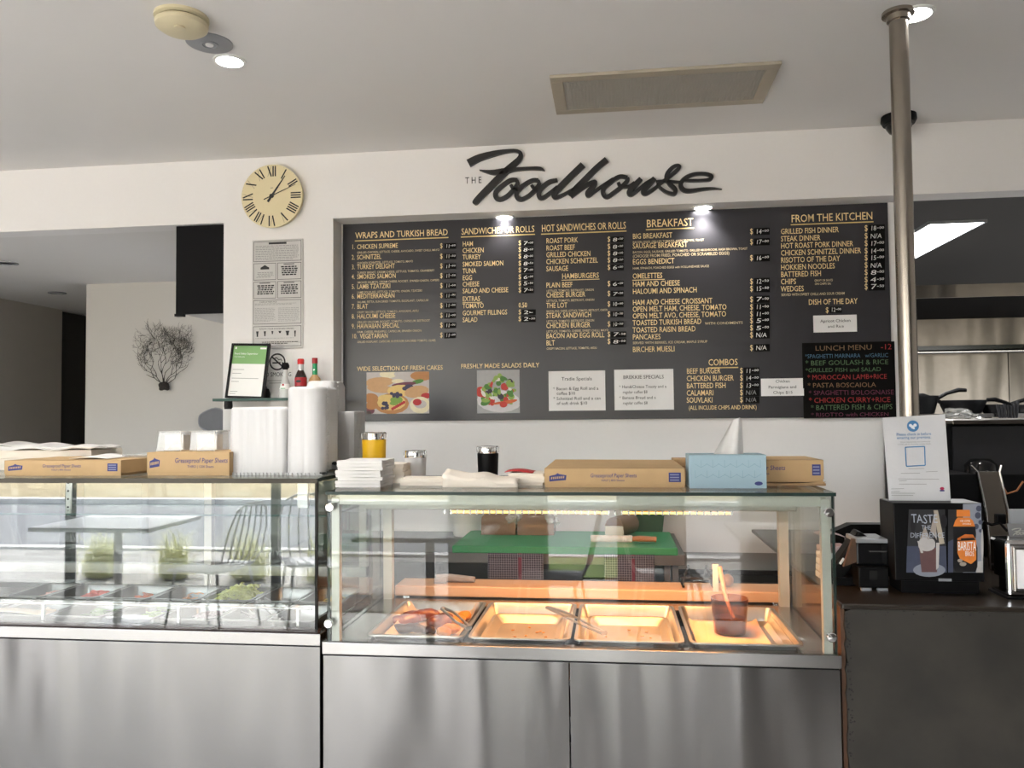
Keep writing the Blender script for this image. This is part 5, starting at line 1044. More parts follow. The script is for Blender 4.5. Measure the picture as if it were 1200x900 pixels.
m = MB().ell(c+Vector((0, -.0265, h*.42)), (.012, .0008, .006), 14, 6); build('emblem', m, 'black_print', t)
t, c, h = bottle('tan hot sauce bottle with a green neck on the shelf', 369, 419.5, 3.42, [(.027, 0), (.028, .38), (.024, .48), (.011, .58)], 'tan_liquid', [('neck_foil', [(.0115, .56), (.0105, .86)], 'green_foil'), ('cap', [(.012, .86), (.012, 1), (0, 1)], 'label_red')])
build('emblem', MB().obox(c+Vector((0, -.0115, h*.7)), (.006, .001, .008), Matrix.Rotation(.78, 3, 'Y')), 'white_print', t)
# ================================================================ coral, platter in the left room
cb = onY(192.5, 452, 4.93); t = thing('dried_coral', 'black branching sea fan coral fixed on the grey back wall', 'coral', cb)
rd = random.Random(11); m = MB(); S = 4.93/FPX*1.06
def inb(p):
    dx, dz = (p[0]-cb.x)/S, (p[1]-cb.z)/S; return ((dx+1)/40)**2+((dz-52)/48)**2 < 1.0
def grow(p, a, L, r, d):
    pts = [(p[0], p[1])]; n = 4
    for k in range(n):
        a += rd.uniform(-.28, .28); q = (pts[-1][0]+math.sin(a)*L/n, pts[-1][1]+math.cos(a)*L/n); pts.append(q)
    if not inb(pts[-1]) and d > 1: return
    m.tube([(x, 4.93+.012*math.sin(x*60+z*40)*min(1, d*.3), z) for x, z in pts], [r*(1-.12*k) for k in range(len(pts))], 4, False)
    if d > 7: return
    for s in ((-1, 1) if rd.random() < .78 else (rd.choice((-1, 1)),)): grow(pts[-1], a+s*rd.uniform(.18, .55)+rd.uniform(-.1, .1), L*rd.uniform(.72, .98), max(.0010, r*.74), d+1)
    if rd.random() < .3: grow(pts[2], a+rd.choice((-1, 1))*rd.uniform(.5, 1), L*.5, .0010, d+2)
for a in (-.85, -.58, -.34, -.12, .08, .3, .55, .85): grow((cb.x, cb.z), a, 15*S, .0034, 1)
build('branches', m, 'coral', t); random.seed(4)
build('stump', MB().ell(cb+Vector((0, 0, 0)), (.035, .03, .028), 10, 7, jit=.15), 'coral', t)
for q in range(2): build('fixing', MB().ell(cb+Vector((.02*(q*2-1), .0, -.02)), (.014, .02, .012), 8, 6, jit=.1), 'coral', t)
pa = onY(252, 493, 4.9); t = thing('metal_platter', 'grey rounded metal platter against the back wall, partly hidden by the column', 'platter', (pa.x, 4.9, pa.z-.08))
P = []
for k in range(28): an = 2*math.pi*k/28; P.append((math.cos(an)*(.125+.008*math.cos(3*an)), math.sin(an)*(.075+.006*math.cos(4*an))))
build('plate', MB().ext(P, (pa.x, 4.93, pa.z), X3, Z3, NY, .02), 'platter', t, bevel=.004); build('rim', MB().tube([(pa.x+x, 4.908, pa.z+y) for x, y in P+P[:1]], .004, 6), 'grey_plastic', t, smooth=1)
# ================================================================ concrete counter and everything on it
CZ = 1.0; cxl = onZ(991, 712, CZ).x
t = thing('concrete_counter', 'rough dark concrete service counter at the right', 'counter', (1.8, 2.5, 0))
# worn block front with pitted left edge
rd = random.Random(9); P = [(3.2, 0), (3.2, .986)]; z = .986
P += [(cxl+.03, .986)]; n = 46
for k in range(n+1): z = .978-.978*k/n; P.append((cxl+.012+rd.uniform(-.0035, .0035), max(0, z)))
build('concrete_block', MB().ext(P, (0, 2.215, 0), X3, Z3, Vector((0, 1, 0)), .60), 'concrete', t)
build('worktop', MB().add([(.585, 2.205, .986), (3.2, 2.205, .986), (3.2, 3.58, .986), (.585, 3.58, .986), (.585, 2.205, CZ), (3.2, 2.205, CZ), (3.2, 3.58, CZ), (.585, 3.58, CZ)], [(0, 3, 2, 1), (4, 5, 6, 7), (0, 1, 5, 4), (1, 2, 6, 5), (2, 3, 7, 6), (3, 0, 4, 7)]), 'counter_top', t, bevel=.004)
build('side_strip', B(.586, 2.225, 0, cxl+.012, 2.80, .986), 'counter_rust', t)
m = MB()
for q in range(150):
    zz = rd.uniform(.3, .978); x = cxl+.014+abs(rd.gauss(0, .006)) if rd.random() < .75 else rd.uniform(cxl, 1.5); zz = zz if x < cxl+.04 else .978+rd.uniform(-.01, .006)
    m.lathe([(rd.uniform(.001, .0035), 0), (0, .0004)], (x, 2.2148, zz), 7, M=MY)
build('pits', m, 'concrete_pit', t)['kind'] = 'stuff'
# display cube with picture panels
dy = 2.345; xa, xb_ = onY(1048, 640, dy).x, onY(1153, 640, dy).x; zt = onY(1100, 589.5, dy).z
t = thing('display_cube', 'black countertop display box with a milkshake picture and a bottle picture', 'display box', ((xa+xb_)/2, dy, CZ)); w, h = xb_-xa, zt-CZ
build('cabinet', B(xa, dy, CZ+.035, xb_, dy+.118, zt), 'black_plastic', t, bevel=.003); build('plinth', B(xa+.02, dy+.012, CZ, xb_-.01, dy+.11, CZ+.035), 'black_plastic', t)
def dp(px, py, e=.001): q = onY(px, py, dy-e); return q
def dpoly(m, pts, e): m.add([dp(x, y, e) for x, y in pts], [tuple(range(len(pts)))])
def dell(m, cx, cy, rx, ry, e, n=20): dpoly(m, [(cx+rx*math.cos(2*math.pi*k/n), cy+ry*math.sin(2*math.pi*k/n)) for k in range(n)], e)
CP = dict(dc_slate=(.025, .025, .028), dc_blue=(.06, .07, .11), dc_pale=(.25, .27, .32), dc_white=(.48, .46, .45), dc_pink=(.13, .07, .07), dc_cream=(.36, .31, .27), dc_black=(.01, .01, .012), dc_orange=(.72, .22, .04), dc_orange2=(.55, .15, .03), dc_chalk=(.45, .50, .58), dc_straw=(.42, .36, .28))
for k, v in CP.items(): mat(k, v, .3, var=.15, scale=60)
ck_ = list(CP); m = MB()
def use(k): m.cur = ck_.index(k)
use('dc_slate'); dpoly(m, [(1065, 597), (1107.5, 597), (1109.5, 671), (1062, 671)], .0008)
use('dc_blue'); dpoly(m, [(1063, 640), (1108.5, 640), (1109.5, 671), (1062, 671)], .0010)
use('dc_pale'); dell(m, 1089, 668, 19, 8, .0012); 
use('dc_black'); dell(m, 1070, 615, 3, 9, .0012); dell(m, 1106, 611, 4, 8, .0012)
use('dc_straw'); dpoly(m, [(1094, 598), (1099, 598), (1107, 637), (1101, 638)], .0014); 
use('dc_pink'); dpoly(m, [(1077, 642), (1101, 642), (1098, 670.5), (1080, 670.5)], .0016)
use('dc_cream'); dpoly(m, [(1078, 632), (1084, 616), (1090, 632)], .0018); dpoly(m, [(1090, 622), (1096, 598), (1098, 633)], .0018)
use('dc_white'); dell(m, 1086, 639, 10, 7, .0020); dell(m, 1083, 635, 6, 5, .0022); dell(m, 1091, 637, 5, 6, .0024); dpoly(m, [(1075, 634), (1078, 634), (1082, 648), (1079, 648)], .0024); dpoly(m, [(1097, 636), (1101, 636), (1100, 665), (1097, 668)], .0024)
build('milkshake_picture', m, ck_, t); m = MB()
use('dc_pale'); dpoly(m, [(1128.5, 590.5), (1149.5, 590), (1152, 671), (1128, 671)], .0008)
use('dc_blue')
for (x, y, r1) in ((1147, 596, 3.2), (1146, 604, 3.5), (1149, 612, 2.5), (1144, 617, 3), (1149, 622, 2)): dell(m, x, y, r1, r1*1.1, .0010)
use('dc_slate'); dpoly(m, [(1111, 597), (1128.5, 597), (1128.5, 671), (1111, 671)], .0008); use('dc_blue'); dpoly(m, [(1111, 635), (1117, 632), (1117, 671), (1111, 671)], .0010)
use('dc_white'); dell(m, 1151, 640, 1.5, 20, .0011); dpoly(m, [(1146, 658), (1152, 657), (1152, 671), (1144, 671)], .0012)
build('bottle_picture', m, ck_, t); m = MB()
use('dc_black'); dpoly(m, [(1117, 617), (1143, 617), (1144, 626), (1143, 634), (1145.5, 642), (1145.5, 664), (1143, 670.5), (1120, 670.5), (1117, 664), (1117, 642), (1118.5, 634), (1117, 626)], .0016)
use('dc_orange'); dpoly(m, [(1121, 597.5), (1136.5, 597.5), (1137, 605.5), (1121, 605.5)], .0018); dpoly(m, [(1122, 606.5), (1136, 606.5), (1140, 610), (1142.7, 617), (1117, 617), (1119.5, 610)], .0018)
use('dc_orange2'); dpoly(m, [(1122, 631), (1131, 626), (1140, 626.5), (1143.5, 632), (1122, 633)], .0018); use('dc_orange'); dpoly(m, [(1122, 634), (1144, 633), (1144, 656), (1138, 661), (1125, 655), (1122, 648)], .0019)
use('dc_black'); dpoly(m, [(1126, 630.8), (1142, 630), (1142, 632.5), (1126, 633)], .0021)
use('dc_cream'); dell(m, 1125, 657, 3, 2, .0021); dell(m, 1128.5, 661, 4, 2.4, .0021)
pb_ = build('bottle_print', m, ck_, t); m = MB()
def dtxt(m, tx, x0, y, x1, cap, e=.0026, **k): p = dp(x0, y, e); q = dp(x1, y, e); write(m, tx, p, X3, Z3, cap*dy/FPX, q.x-p.x, **k)
dtxt(m, 'TASTE', 1068, 613, 1099, 9, .0026, slant=-.05, jit=.08); dtxt(m, 'THE', 1080, 620.5, 1091, 4.5, jit=.05); dtxt(m, 'DIFFERENCE', 1066.5, 630, 1107, 5.5, jit=.1); build('chalk_lettering', m, 'dc_chalk', t)
m = MB(); dtxt(m, 'BARISTA', 1122.5, 645, 1144, 9.5, bold=1); dtxt(m, 'BROS', 1131, 651.5, 1141.5, 5, bold=1); build('bottle_lettering', m, 'white_print', t); m = MB(); dtxt(m, 'ICED COFFEE', 1125, 611.5, 1137, 2, bold=1); dtxt(m, 'DOUBLE', 1128, 614.6, 1138, 1.5, bold=1); build('cap_lettering', m, 'white_print', t)
build('price_strip', B(dp(1100, 680).x, dy-.002, dp(1100, 681).z, dp(1115, 680).x, dy, dp(1100, 678).z), 'grey_plastic', t)
# check in notice on the pole
ny = 2.44; cs = [onY(1033, 489.5, ny), onY(1107.5, 485.3, ny), onY(1113.5, 586.5, ny-.03), onY(1041.5, 588, ny-.03)]
t = thing('check_in_notice', 'curled white check in notice in a plastic pocket, taped to the steel pole', 'notice', (cs[3].x, ny, cs[3].z))
def ns(u, v, e=0): return cs[0].lerp(cs[1], u).lerp(cs[3].lerp(cs[2], u), 1-v)+Vector((0, -.002-.010*math.sin(u*2.6+v)*(.3+v*.3)-e, 0))
build('sheet', MB().grid(ns, 18, 18), mat('notice_paper', (.62, .62, .635), .32, var=.05, bump=.35, scale=14).name, t, smooth=1)
U = (cs[1]-cs[0]).normalized(); V = (cs[0]-cs[3]).normalized(); wN = (cs[1]-cs[0]).length; hN = (cs[0]-cs[3]).length
mat('nsw_blue', (.07, .22, .44), .5, var=.1); mat('nsw_white', (.8, .82, .85), .5); mat('red_mark', (.45, .02, .08), .5)
def npt(px, py, e=.002):
    # pixel offset on the sheet -> sheet coordinates -> point just in front of it
    u = (px-(1033+(py-488)*.083))/75; v = 1-(py-(489.5-4*(px-1033)/75))/100; return ns(u, v, e)
m = MB(); c = npt(1069, 499.5); m.lathe([(6.3*ny/FPX, 0), (0, .0003)], c, 26, M=MY); build('round_logo', m, 'nsw_blue', t)
m = MB()
for dx, dy_, r in ((-2.6, .8, 1.7), (-.5, -1, 1.9), (2.2, 1, 1.8), (.8, -2.4, 1.1)): m.lathe([(r*ny/FPX, 0), (0, .0002)], c+Vector((dx*ny/FPX, -.0006, dy_*ny/FPX)), 12, M=MY)
build('logo_mark', m, 'nsw_white', t); m = MB()
for tx, x, y, xe, cp in (('Please check in before', 1049.5, 511, 1091, 2.9), ('entering our premises.', 1050, 515, 1091, 2.9)): p, q = npt(x, y, .003), npt(xe, y-1.2, .003); write(m, tx, p, (q-p).normalized(), V, cp*ny/FPX, (q-p).length, bold=1)
build('blue_lettering', m, 'nsw_blue', t); m = MB()
for tx, x, y, xe, cp in (("We're helping keep our community", 1054, 519.3, 1090, 1.5), ('COVID safe by recording contact details.', 1051, 522, 1091, 1.5)): p, q = npt(x, y, .003), npt(xe, y-1.2, .003); write(m, tx, p, (q-p).normalized(), V, cp*ny/FPX, (q-p).length)
for x, y, xe in ((1064, 550, 1083), (1055, 555.5, 1078), (1085, 553, 1099), (1052, 562, 1101), (1053, 564.5, 1062), (1053, 568, 1086), (1043.5, 574, 1059), (1043.5, 577.3, 1054), (1043.5, 579, 1072), (1044, 581.5, 1070)):
    p, q = npt(x, y, .003), npt(xe, y-.8, .003); d = (q-p); m.add([p, q, q+V*.0013, p+V*.0013], [(0, 1, 2, 3)])
build('fine_print', m, 'grey_print', t); m = MB()
for a, b in (((1060, 524.5), (1083, 523.3)), ((1083, 523.3), (1084, 545.3)), ((1084, 545.3), (1061.5, 546.8)), ((1061.5, 546.8), (1060, 524.5))):
    p, q = npt(*a, .003), npt(*b, .003); d = (q-p).normalized(); n_ = d.cross(NY)*.0015; m.add([p-n_, p+n_, q+n_, q-n_], [(0, 1, 2, 3)])
build('square_frame', m, 'nsw_blue', t); m = MB(); c = npt(1104.8, 571.5, .003); m.lathe([(.006, 0), (0, .0003)], c, 12, M=MY, sy=.7); build('red_crest', m, 'red_mark', t); m = MB().obox(c+Vector((0, 0, -.006)), (.012, .0006, .004)); build('blue_crest', m, 'navy_print', t)
# receipt printer, card terminal, screen
p0, p1 = onY(1001, 660, 2.40), onY(1044, 660, 2.40); xa, xb_ = p0.x, p1.x
t = thing('receipt_printer', 'black receipt printer on the counter left of the display box', 'printer', ((xa+xb_)/2, 2.42, CZ)); z1 = onY(1020, 663, 2.4).z; z2 = onY(1020, 632, 2.4).z
build('lower_body', B(xa+.005, 2.38, CZ+.006, xb_-.012, 2.50, z1), 'black_plastic', t, bevel=.004); build('upper_body', B(xa+.006, 2.40, z1, xb_-.004, 2.52, z2-.006), 'black_gloss', t, bevel=.006)
build('lid', B(xa+.006, 2.395, z2-.010, xb_-.008, 2.50, z2+.002), 'grey_plastic', t, bevel=.002); q = onY(1027, 645, 2.398); build('paper_slot', B(q.x-.020, 2.394, q.z-.004, q.x+.028, 2.40, q.z-.001), 'steel_plain', t)
build('side_hinge', MB().add([(xa-.028, 2.41, z1-.005), (xa+.008, 2.41, z1+.01), (xa+.012, 2.41, z2), (xa-.002, 2.41, z2)], [(0, 1, 2, 3)]), 'counter_rust', t, solid=.015)
for px in (1015.5, 1034.5): q = onY(px, 694, 2.375); build('foot', B(q.x-.014, 2.374, CZ, q.x+.014, 2.384, CZ+.007), 'grey_plastic', t)
build('recess', B(xa+.035, 2.377, CZ+.03, xa+.055, 2.381, z1-.01), 'dark_gap', t)
a, b = onY(984, 690, 2.46), onY(1006, 640, 2.46)
t = thing('card_terminal', 'tilted black card terminal behind the glass case corner', 'card terminal', (a.x, 2.47, CZ)); M_ = Matrix.Rotation(math.radians(35), 3, 'Y')
build('body', MB().obox(Vector((a.x+.022, 2.47, 1.075)), (.045, .06, .17), M_), 'black_plastic', t, bevel=.006); build('card_slot', MB().obox(Vector((a.x+.002, 2.437, 1.07)), (.006, .004, .02), M_), 'white_print', t); build('stand', MB().obox((a.x+.02, 2.47, CZ+.012), (.08, .07, .024)), 'black_plastic', t, bevel=.003)
sc = [(975, 622), (997, 614.5), (1048, 614.5), (1052, 662), (975, 662)]
t = thing('till_screen', 'black back of a till screen behind the receipt printer', 'screen', (.85, 2.75, CZ)); P = [onY(x, y, 2.72) for x, y in ((968, 627), (997, 614.5), (1060, 614.5), (1060, 668), (968, 668))]
build('screen_back', MB().add([p for p in P]+[p+Vector((0, .05, 0)) for p in P], [(0, 1, 2, 3, 4), (9, 8, 7, 6, 5)]+[(i, (i+1) % 5, 5+(i+1) % 5, 5+i) for i in range(5)]), 'black_plastic', t); build('neck', B(.80, 2.74, CZ+.02, .90, 2.77, P[3].z+.01), 'black_plastic', t); build('foot', B(.74, 2.69, CZ, .95, 2.82, CZ+.02), 'black_plastic', t, bevel=.004)
q = onY(1042, 628, 2.70); build('edge_light', B(q.x-.002, 2.70, q.z-.015, q.x+.001, 2.72, q.z+.018), 'grey_plastic', t)
mat('pink_paper', (.55, .42, .42), .8, var=.08)
xa = onY(968, 660, 2.52).x; xb_ = onY(988, 660, 2.52).x
t = thing('receipt_pile', 'pile of receipts and pale papers behind the heated case corner', 'papers', (xa, 2.52, CZ))
for q in range(5): build('receipt', MB().obox((xa+.02+.002*q, 2.55, CZ+.010+q*.020), (.075, .06, .018), Matrix.Rotation(.05*q, 3, 'Z')), 'pink_paper' if q > 3 else 'paper', t, bevel=.002)
build('top_receipt', MB().grid(lambda u, v: (xa-.02+.08*u, 2.52+.06*v, CZ+.125+.012*math.sin(2.5*(1-u))), 8, 3), 'pink_paper', t, smooth=1, solid=.001)
q = onY(1047, 655, 2.50); t = thing('till_roll', 'grey box of cables wedged beside the receipt printer', 'adaptor', (q.x, 2.5, CZ)); build('box', B(q.x-.012, 2.52, CZ, q.x+.035, 2.57, onY(1047, 665, 2.5).z), 'grey_plastic', t, bevel=.003); build('cable', MB().tube([(q.x-.01, 2.52, CZ+.03), (q.x-.05, 2.54, CZ+.01), (q.x-.09, 2.50, CZ+.006)], .003, 6), 'black_plastic', t)
# napkin dispenser and shop card
xa = onY(1180, 660, 2.30).x; z0_, z1_ = CZ, onY(1195, 634, 2.30).z
t = thing('napkin_dispenser', 'chrome napkin dispenser at the right edge of the counter', 'napkin dispenser', (xa+.05, 2.3, CZ))
build('body', B(xa, 2.30, z0_+.004, xa+.13, 2.40, z1_), 'chrome', t, bevel=.008); build('face_plate', B(xa+.012, 2.292, z0_+.018, xa+.118, 2.301, z1_-.012), 'steel_plain', t, bevel=.006); build('napkins', B(xa+.02, 2.288, z0_+.03, xa+.11, 2.293, z1_-.022), 'paper', t); build('base', B(xa-.004, 2.295, z0_, xa+.134, 2.405, z0_+.006), 'black_plastic', t)
q = onY(1183, 631, 2.36); t = thing('card_holder', 'dark grey card holder with the shop name in script behind the napkin dispenser', 'sign', (q.x+.05, 2.36, z1_)); build('panel', MB().add([(q.x, 2.36, z1_), (q.x+.12, 2.36, z1_), (q.x+.12, 2.38, z1_+.035), (q.x+.004, 2.38, z1_+.035)], [(0, 1, 2, 3)]), mat('card_grey', (.14, .14, .145), .5).name, t, solid=.003)
m = MB()
for ch, S in LOGO[:5]:
    for P in S: brush(m, P, lambda x, y: Vector((q.x+.004+(x-100)/2230*.11, 2.355+.0, z1_+.030-y/675*.028)), Vector((0, -.0005, 0)))
build('lettering', m, 'rail_cream', t)
build('back_plate', B(q.x+.03, 2.42, z1_-.1, q.x+.13, 2.43, onY(1190, 597, 2.42).z), 'grey_plastic', t)
# coffee machine: dark body with a curved steel leg
t = thing('coffee_machine', 'large black machine with a curved steel side leg behind the display box', 'machine', (1.3, 2.8, CZ)); my = 2.95
x0_, zt = onY(1106, 560, my).x, onY(1150, 497, my).z
build('body', B(x0_, my, CZ, 2.6, my+.62, zt), 'black_plastic', t, bevel=.01); build('top_rim', B(onY(1112, 494, my).x, my-.03, zt, 2.6, my+.60, onY(1150, 492, my).z), 'splash_steel', t, bevel=.003); build('dark_recess', B(x0_+.03, my-.006, onY(1120, 556, my).z, 2.6, my, onY(1120, 500, my).z), 'dark_plastic', t)
pts = [onY(x, y, 2.68) for x, y in ((1158, 553), (1163, 575), (1168, 600), (1172, 640), (1174, 668))]; m = MB(); vs = []
for i, p in enumerate(pts): wd = .030; vs += [p+Vector((-wd, .0, 0)), p+Vector((wd, 0, 0)), p+Vector((wd, .02, 0)), p+Vector((-wd, .02, 0))]
fs = [(0, 1, 2, 3), (16, 19, 18, 17)]+[(4*i+k, 4*i+(k+1) % 4, 4*i+4+(k+1) % 4, 4*i+4+k) for i in range(4) for k in range(4)]
build('steel_leg', m.add(vs, fs), 'pole_steel', t)
for s in (-1, 1): build('leg_edge', MB().tube([p+Vector((s*.032, -.002, 0)) for p in [onY(1150 if s < 0 else 1160, 545, 2.68)]+pts], .004, 8), 'steel_plain', t, smooth=1)
build('group_head', MB().lathe([(.05, 0), (.05, .05), (.03, .07)], onY(1150, 562, 2.9), 20), 'black_gloss', t, smooth=50)
build('side_panel', B(onY(1106, 600, 2.72).x, 2.72, CZ, onY(1146, 600, 2.72).x, 2.95, onY(1106, 556, 2.72).z), 'black_paint', t)
p = onY(1180, 575, 2.8); build('cable', MB().tube([p+Vector((-.02, 0, .03)), p+Vector((0, 0, -.01)), p+Vector((.03, 0, 0)), p+Vector((.05, 0, .03))], .003, 6), 'wood_dark', t, smooth=1)
build('power_cable', MB().tube([onY(x, y, 2.55) for x, y in ((1152, 611), (1162, 615), (1172, 613), (1180, 622), (1185, 618), (1195, 624))], .004, 8), 'black_gloss', t, smooth=1); build('plug', MB().obox(onY(1172, 608, 2.56), (.028, .02, .03)), 'black_plastic', t, bevel=.004)
# ================================================================ kitchen seen through the right opening
hb = onY(1130, 348, 6.06).z
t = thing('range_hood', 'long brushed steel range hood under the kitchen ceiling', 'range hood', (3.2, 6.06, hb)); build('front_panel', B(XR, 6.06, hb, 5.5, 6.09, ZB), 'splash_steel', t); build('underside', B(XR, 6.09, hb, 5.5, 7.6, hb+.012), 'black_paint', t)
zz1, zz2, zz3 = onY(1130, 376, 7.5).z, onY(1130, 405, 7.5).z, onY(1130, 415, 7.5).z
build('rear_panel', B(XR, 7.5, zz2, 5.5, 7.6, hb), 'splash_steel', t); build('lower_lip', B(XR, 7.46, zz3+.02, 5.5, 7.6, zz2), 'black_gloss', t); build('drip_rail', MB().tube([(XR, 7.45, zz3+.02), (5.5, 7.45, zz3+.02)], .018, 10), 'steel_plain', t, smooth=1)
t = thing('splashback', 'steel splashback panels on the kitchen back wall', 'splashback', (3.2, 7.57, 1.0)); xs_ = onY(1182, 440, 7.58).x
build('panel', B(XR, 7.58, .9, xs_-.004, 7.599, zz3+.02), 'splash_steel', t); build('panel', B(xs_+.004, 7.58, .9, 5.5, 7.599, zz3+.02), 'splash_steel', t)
pa = onZ(1095, 257, ZB); t = thing('kitchen_light_panel', 'bright rectangular light panel in the kitchen ceiling', 'ceiling light', (1.6, 4.4, ZB))
c4 = [onZ(1047, 303, ZB), onZ(1095, 257.5, ZB), onZ(1151, 257.5, ZB), onZ(1068, 307, ZB)]; lx0_ = 1.42; lx1_ = c4[2].x+.01; ly0_ = c4[2].y; ly1_ = ly0_+1.2
build('diffuser', B(lx1_-.245, ly0_, ZB-.012, lx1_, ly1_, ZB-.004), 'panel_glow', t)
for a in ((lx1_-.255, ly0_-.01, lx1_+.01, ly0_), (lx1_-.255, ly1_, lx1_+.01, ly1_+.01), (lx1_-.255, ly0_, lx1_-.245, ly1_), (lx1_, ly0_, lx1_+.01, ly1_)): build('frame_edge', B(a[0], a[1], ZB-.014, a[2], a[3], ZB), 'grey_plastic', t)
lamp('kitchen_panel_light', 'AREA', (lx1_-.16, (ly0_+ly1_)/2, ZB-.03), 10, (1, .98, .95), .3, 1.15)
ky = 4.6; zk = onY(1130, 485, ky).z; t = thing('pan_shelf', 'high steel kitchen shelf holding black frying pans', 'shelf', (2.4, ky, zk-.02)); build('shelf_board', B(onY(1068, 485, ky).x, ky, zk-.02, 3.4, ky+.4, zk), 'steel_plain', t)
for x in (2.0, 3.3): build('bracket', B(x, ky+.03, .9, x+.03, ky+.06, zk-.02), 'steel_plain', t)
mat('pan_black', (.004, .004, .0045), .5, var=.2, spec=.12)
for i, (px, pt, r, hd, l) in enumerate(((1075, 464, .11, .9, 'black frying pan at the left end of the kitchen shelf'), (1128, 469, .12, -1, 'shallow black frying pan in the middle of the kitchen shelf'), (1165, 474, .07, .8, 'small black frying pan right of the middle one'), (1206, 474, .09, -1, 'black frying pan at the right edge of the kitchen shelf'))):
    p = onY(px, 480, ky+.18); h = onY(px, pt, ky+.18).z-zk; c = Vector((p.x, ky+.18, zk)); t = thing('frying_pan', l, 'frying pan', c, 'frying pans on the kitchen shelf')
    build('bowl', MB().lathe([(r*.7, 0), (r*.78, .004), (r, h*.9), (r*.98, h), (r*.72, .01), (0, .01)], c, 28), 'pan_black', t, smooth=50)
    s = 1 if hd > 0 else -1; g_ = r/.14
    build('handle', MB().tube([c+Vector((s*r*.9, 0, h*.8)), c+Vector((s*(r+.04), -.02, h+.012)), c+Vector((s*(r+.10), -.03, h+.03)), c+Vector((s*(r+.14), -.03, h+.028))], [.012, .010, .012, .010], 8), 'pan_black', t, smooth=1)
x = onY(1184, 480, ky-.05).x; t = thing('whisk_bundle', 'bundle of dark utensils hanging below the kitchen shelf', 'utensils', (x, ky-.02, zk)); rd = random.Random(4)
for q in range(7): build('handle', MB().tube([(x-.05+q*.017, ky-.02, zk+.05+rd.uniform(-.01, .02)), (x-.04+q*.013, ky-.03, zk-.05), (x-.06+q*.02, ky-.02, zk-.16)], [.008, .005, .009], 6), 'dark_plastic', t, smooth=1)
for (px, l) in ((1143, 'steel pot hanging under the kitchen shelf, left'), (1162, 'steel pot hanging under the kitchen shelf, right')):
    p = onY(px, 490, ky+.2); t = thing('steel_pot', l, 'pot', (p.x, ky+.2, zk-.15), 'pots under the kitchen shelf'); c = Vector((p.x, ky+.2, zk-.17)); build('bowl', MB().lathe([(.04, 0), (.055, .01), (.065, .12)], c, 24), 'bench_steel', t, smooth=50); build('rim', MB().lathe([(.065, .12), (.068, .122), (.068, .128)], c, 24), 'steel_plain', t)
build('hook', MB().tube([c+Vector((0, 0, .12)), c+Vector((0, 0, .14))], .003, 6), 'steel_plain', t)
p = onY(1120, 489, 3.2); t = thing('cling_wrap', 'crumpled clear wrap on top of the black machine', 'plastic wrap', (p.x, 3.2, onY(1150, 492, my).z)); random.seed(2); build('wrap', MB().ell((p.x, 3.2, onY(1150, 492, my).z+.018), (.05, .04, .022), 14, 9, jit=.3), 'plastic_clear', t); build('loose_end', MB().ell((p.x+.06, 3.2, onY(1150, 492, my).z+.01), (.03, .03, .012), 10, 7, jit=.3), 'plastic_clear', t)
# ================================================================ tables, chairs and planting behind the viewer (seen in the glass)
mat('table_white', (.74, .75, .76), .35); mat('chair_frame', (.85, .85, .85), .3, 0); mat('blade', (.80, .82, .42), .7, var=.4, scale=30)
def table(x0, y0, x1, y1, label, m_='table_white'):
    t = thing('cafe_table', label, 'table', ((x0+x1)/2, (y0+y1)/2, 0), 'tables behind the viewer'); build('tabletop', B(x0, y0, .72, x1, y1, .75), m_, t, bevel=.004); build('pedestal', MB().lathe([(.03, .02), (.03, .72)], ((x0+x1)/2, (y0+y1)/2, 0), 16), 'chair_frame', t, smooth=1); build('foot', MB().lathe([(.24, 0), (.22, .02), (.03, .03)], ((x0+x1)/2, (y0+y1)/2, 0), 24), 'chair_frame', t)
table(-4.05, -1.25, -3.15, -.55, 'white square table by the open front, behind the viewer at left'); table(-1.62, -1.1, -.78, -.45, 'white table just behind the viewer, nearer the door'); table(.75, -1.3, 1.5, -.6, 'white table behind the viewer at right')
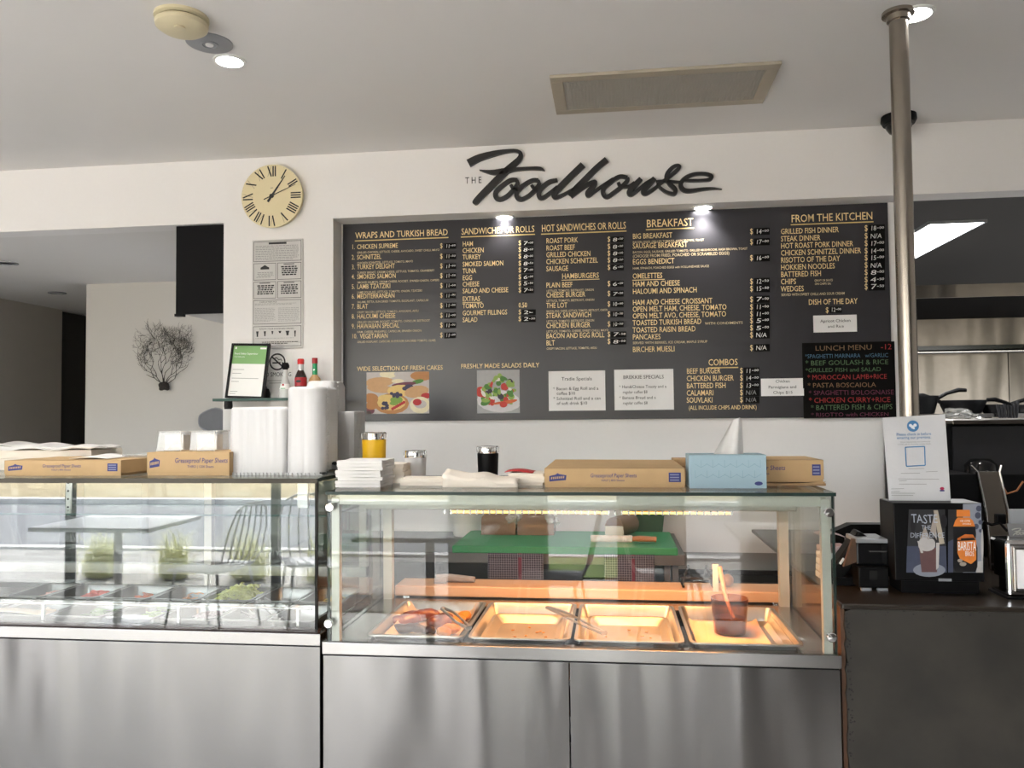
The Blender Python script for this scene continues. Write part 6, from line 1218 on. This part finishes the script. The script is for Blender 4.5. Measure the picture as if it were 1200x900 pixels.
def chair(x, y, rz, l):
    t = thing('wire_chair', l, 'chair', (x, y, 0), 'chairs behind the viewer'); t.rotation_euler.z = rz
    for q in range(7):
        u = (q-3)/3; pts = [(u*.19, -.2, .45), (u*.22, .18, .44), (u*.23, .25, .52), (u*.22, .30, .72), (u*.17, .33, .90-.05*u*u)]; build('rib', MB().tube(pts, .006, 6), 'chair_frame', t, local=True, smooth=1)
    build('seat', MB().grid(lambda a, b: ((a-.5)*.44, -.2+.4*b, .445-.015*math.sin(a*3.1)), 6, 6), 'table_white', t, local=True, smooth=1, solid=.012); build('top_rail', MB().tube([(-.17, .33, .855), (-.08, .34, .90), (.08, .34, .90), (.17, .33, .855)], .009, 8), 'chair_frame', t, local=True, smooth=1)
    for a, b in ((-.2, -.18), (.2, -.18), (-.2, .2), (.2, .2)): build('leg', MB().tube([(a*.9, b*.9, .44), (a*1.15, b*1.2, 0)], .010, 8), 'chair_frame', t, local=True)
for x, y, rz, l in ((-2.85, -.85, -1.4, 'rib backed chair right of the white table by the open front'), (-2.2, -1.15, 2.6, 'rib backed chair alone between the two left tables'), (-.42, -.85, -1.5, 'rib backed chair at the right end of the middle table'), (.35, -.95, 1.5, 'rib backed chair left of the right hand table'), (-4.5, -.1, .5, 'rib backed chair at the far left behind the viewer')): chair(x, y, rz, l)
random.seed(3)
for i, x in enumerate((-4.9, -4.15, -3.4, -2.65)):
    y = -2.62; t = thing('grass_tuft', ('leftmost', 'second', 'third', 'rightmost')[i]+' arching pale grass tuft of the row outside the open front', 'grass', (x, y, 0), 'grass tufts outside'); m = MB()
    for q in range(320):
        a, L, h = random.uniform(0, 6.28), random.uniform(.1, .42), random.uniform(.18, .62)*random.uniform(.6, 1); bx, by = x+random.gauss(0, .07), y+random.gauss(0, .06); w = .0045; c_, s_ = math.cos(a), math.sin(a); vs = []
        for k in range(5): u = k/4; r = L*u*u; z = h*(1-(1-u)**2)*(1-.25*u*u); ww = w*(1-u*.9); vs += [(bx+c_*r-s_*ww, by+s_*r+c_*ww, z), (bx+c_*r+s_*ww, by+s_*r-c_*ww, z)]
        m.add(vs, [(2*k, 2*k+1, 2*k+3, 2*k+2) for k in range(4)])
    build('blades', m, 'blade', t)['kind'] = 'stuff'; build('root', MB().ell((x, y, .02), (.14, .12, .05), 10, 6), 'blade', t)
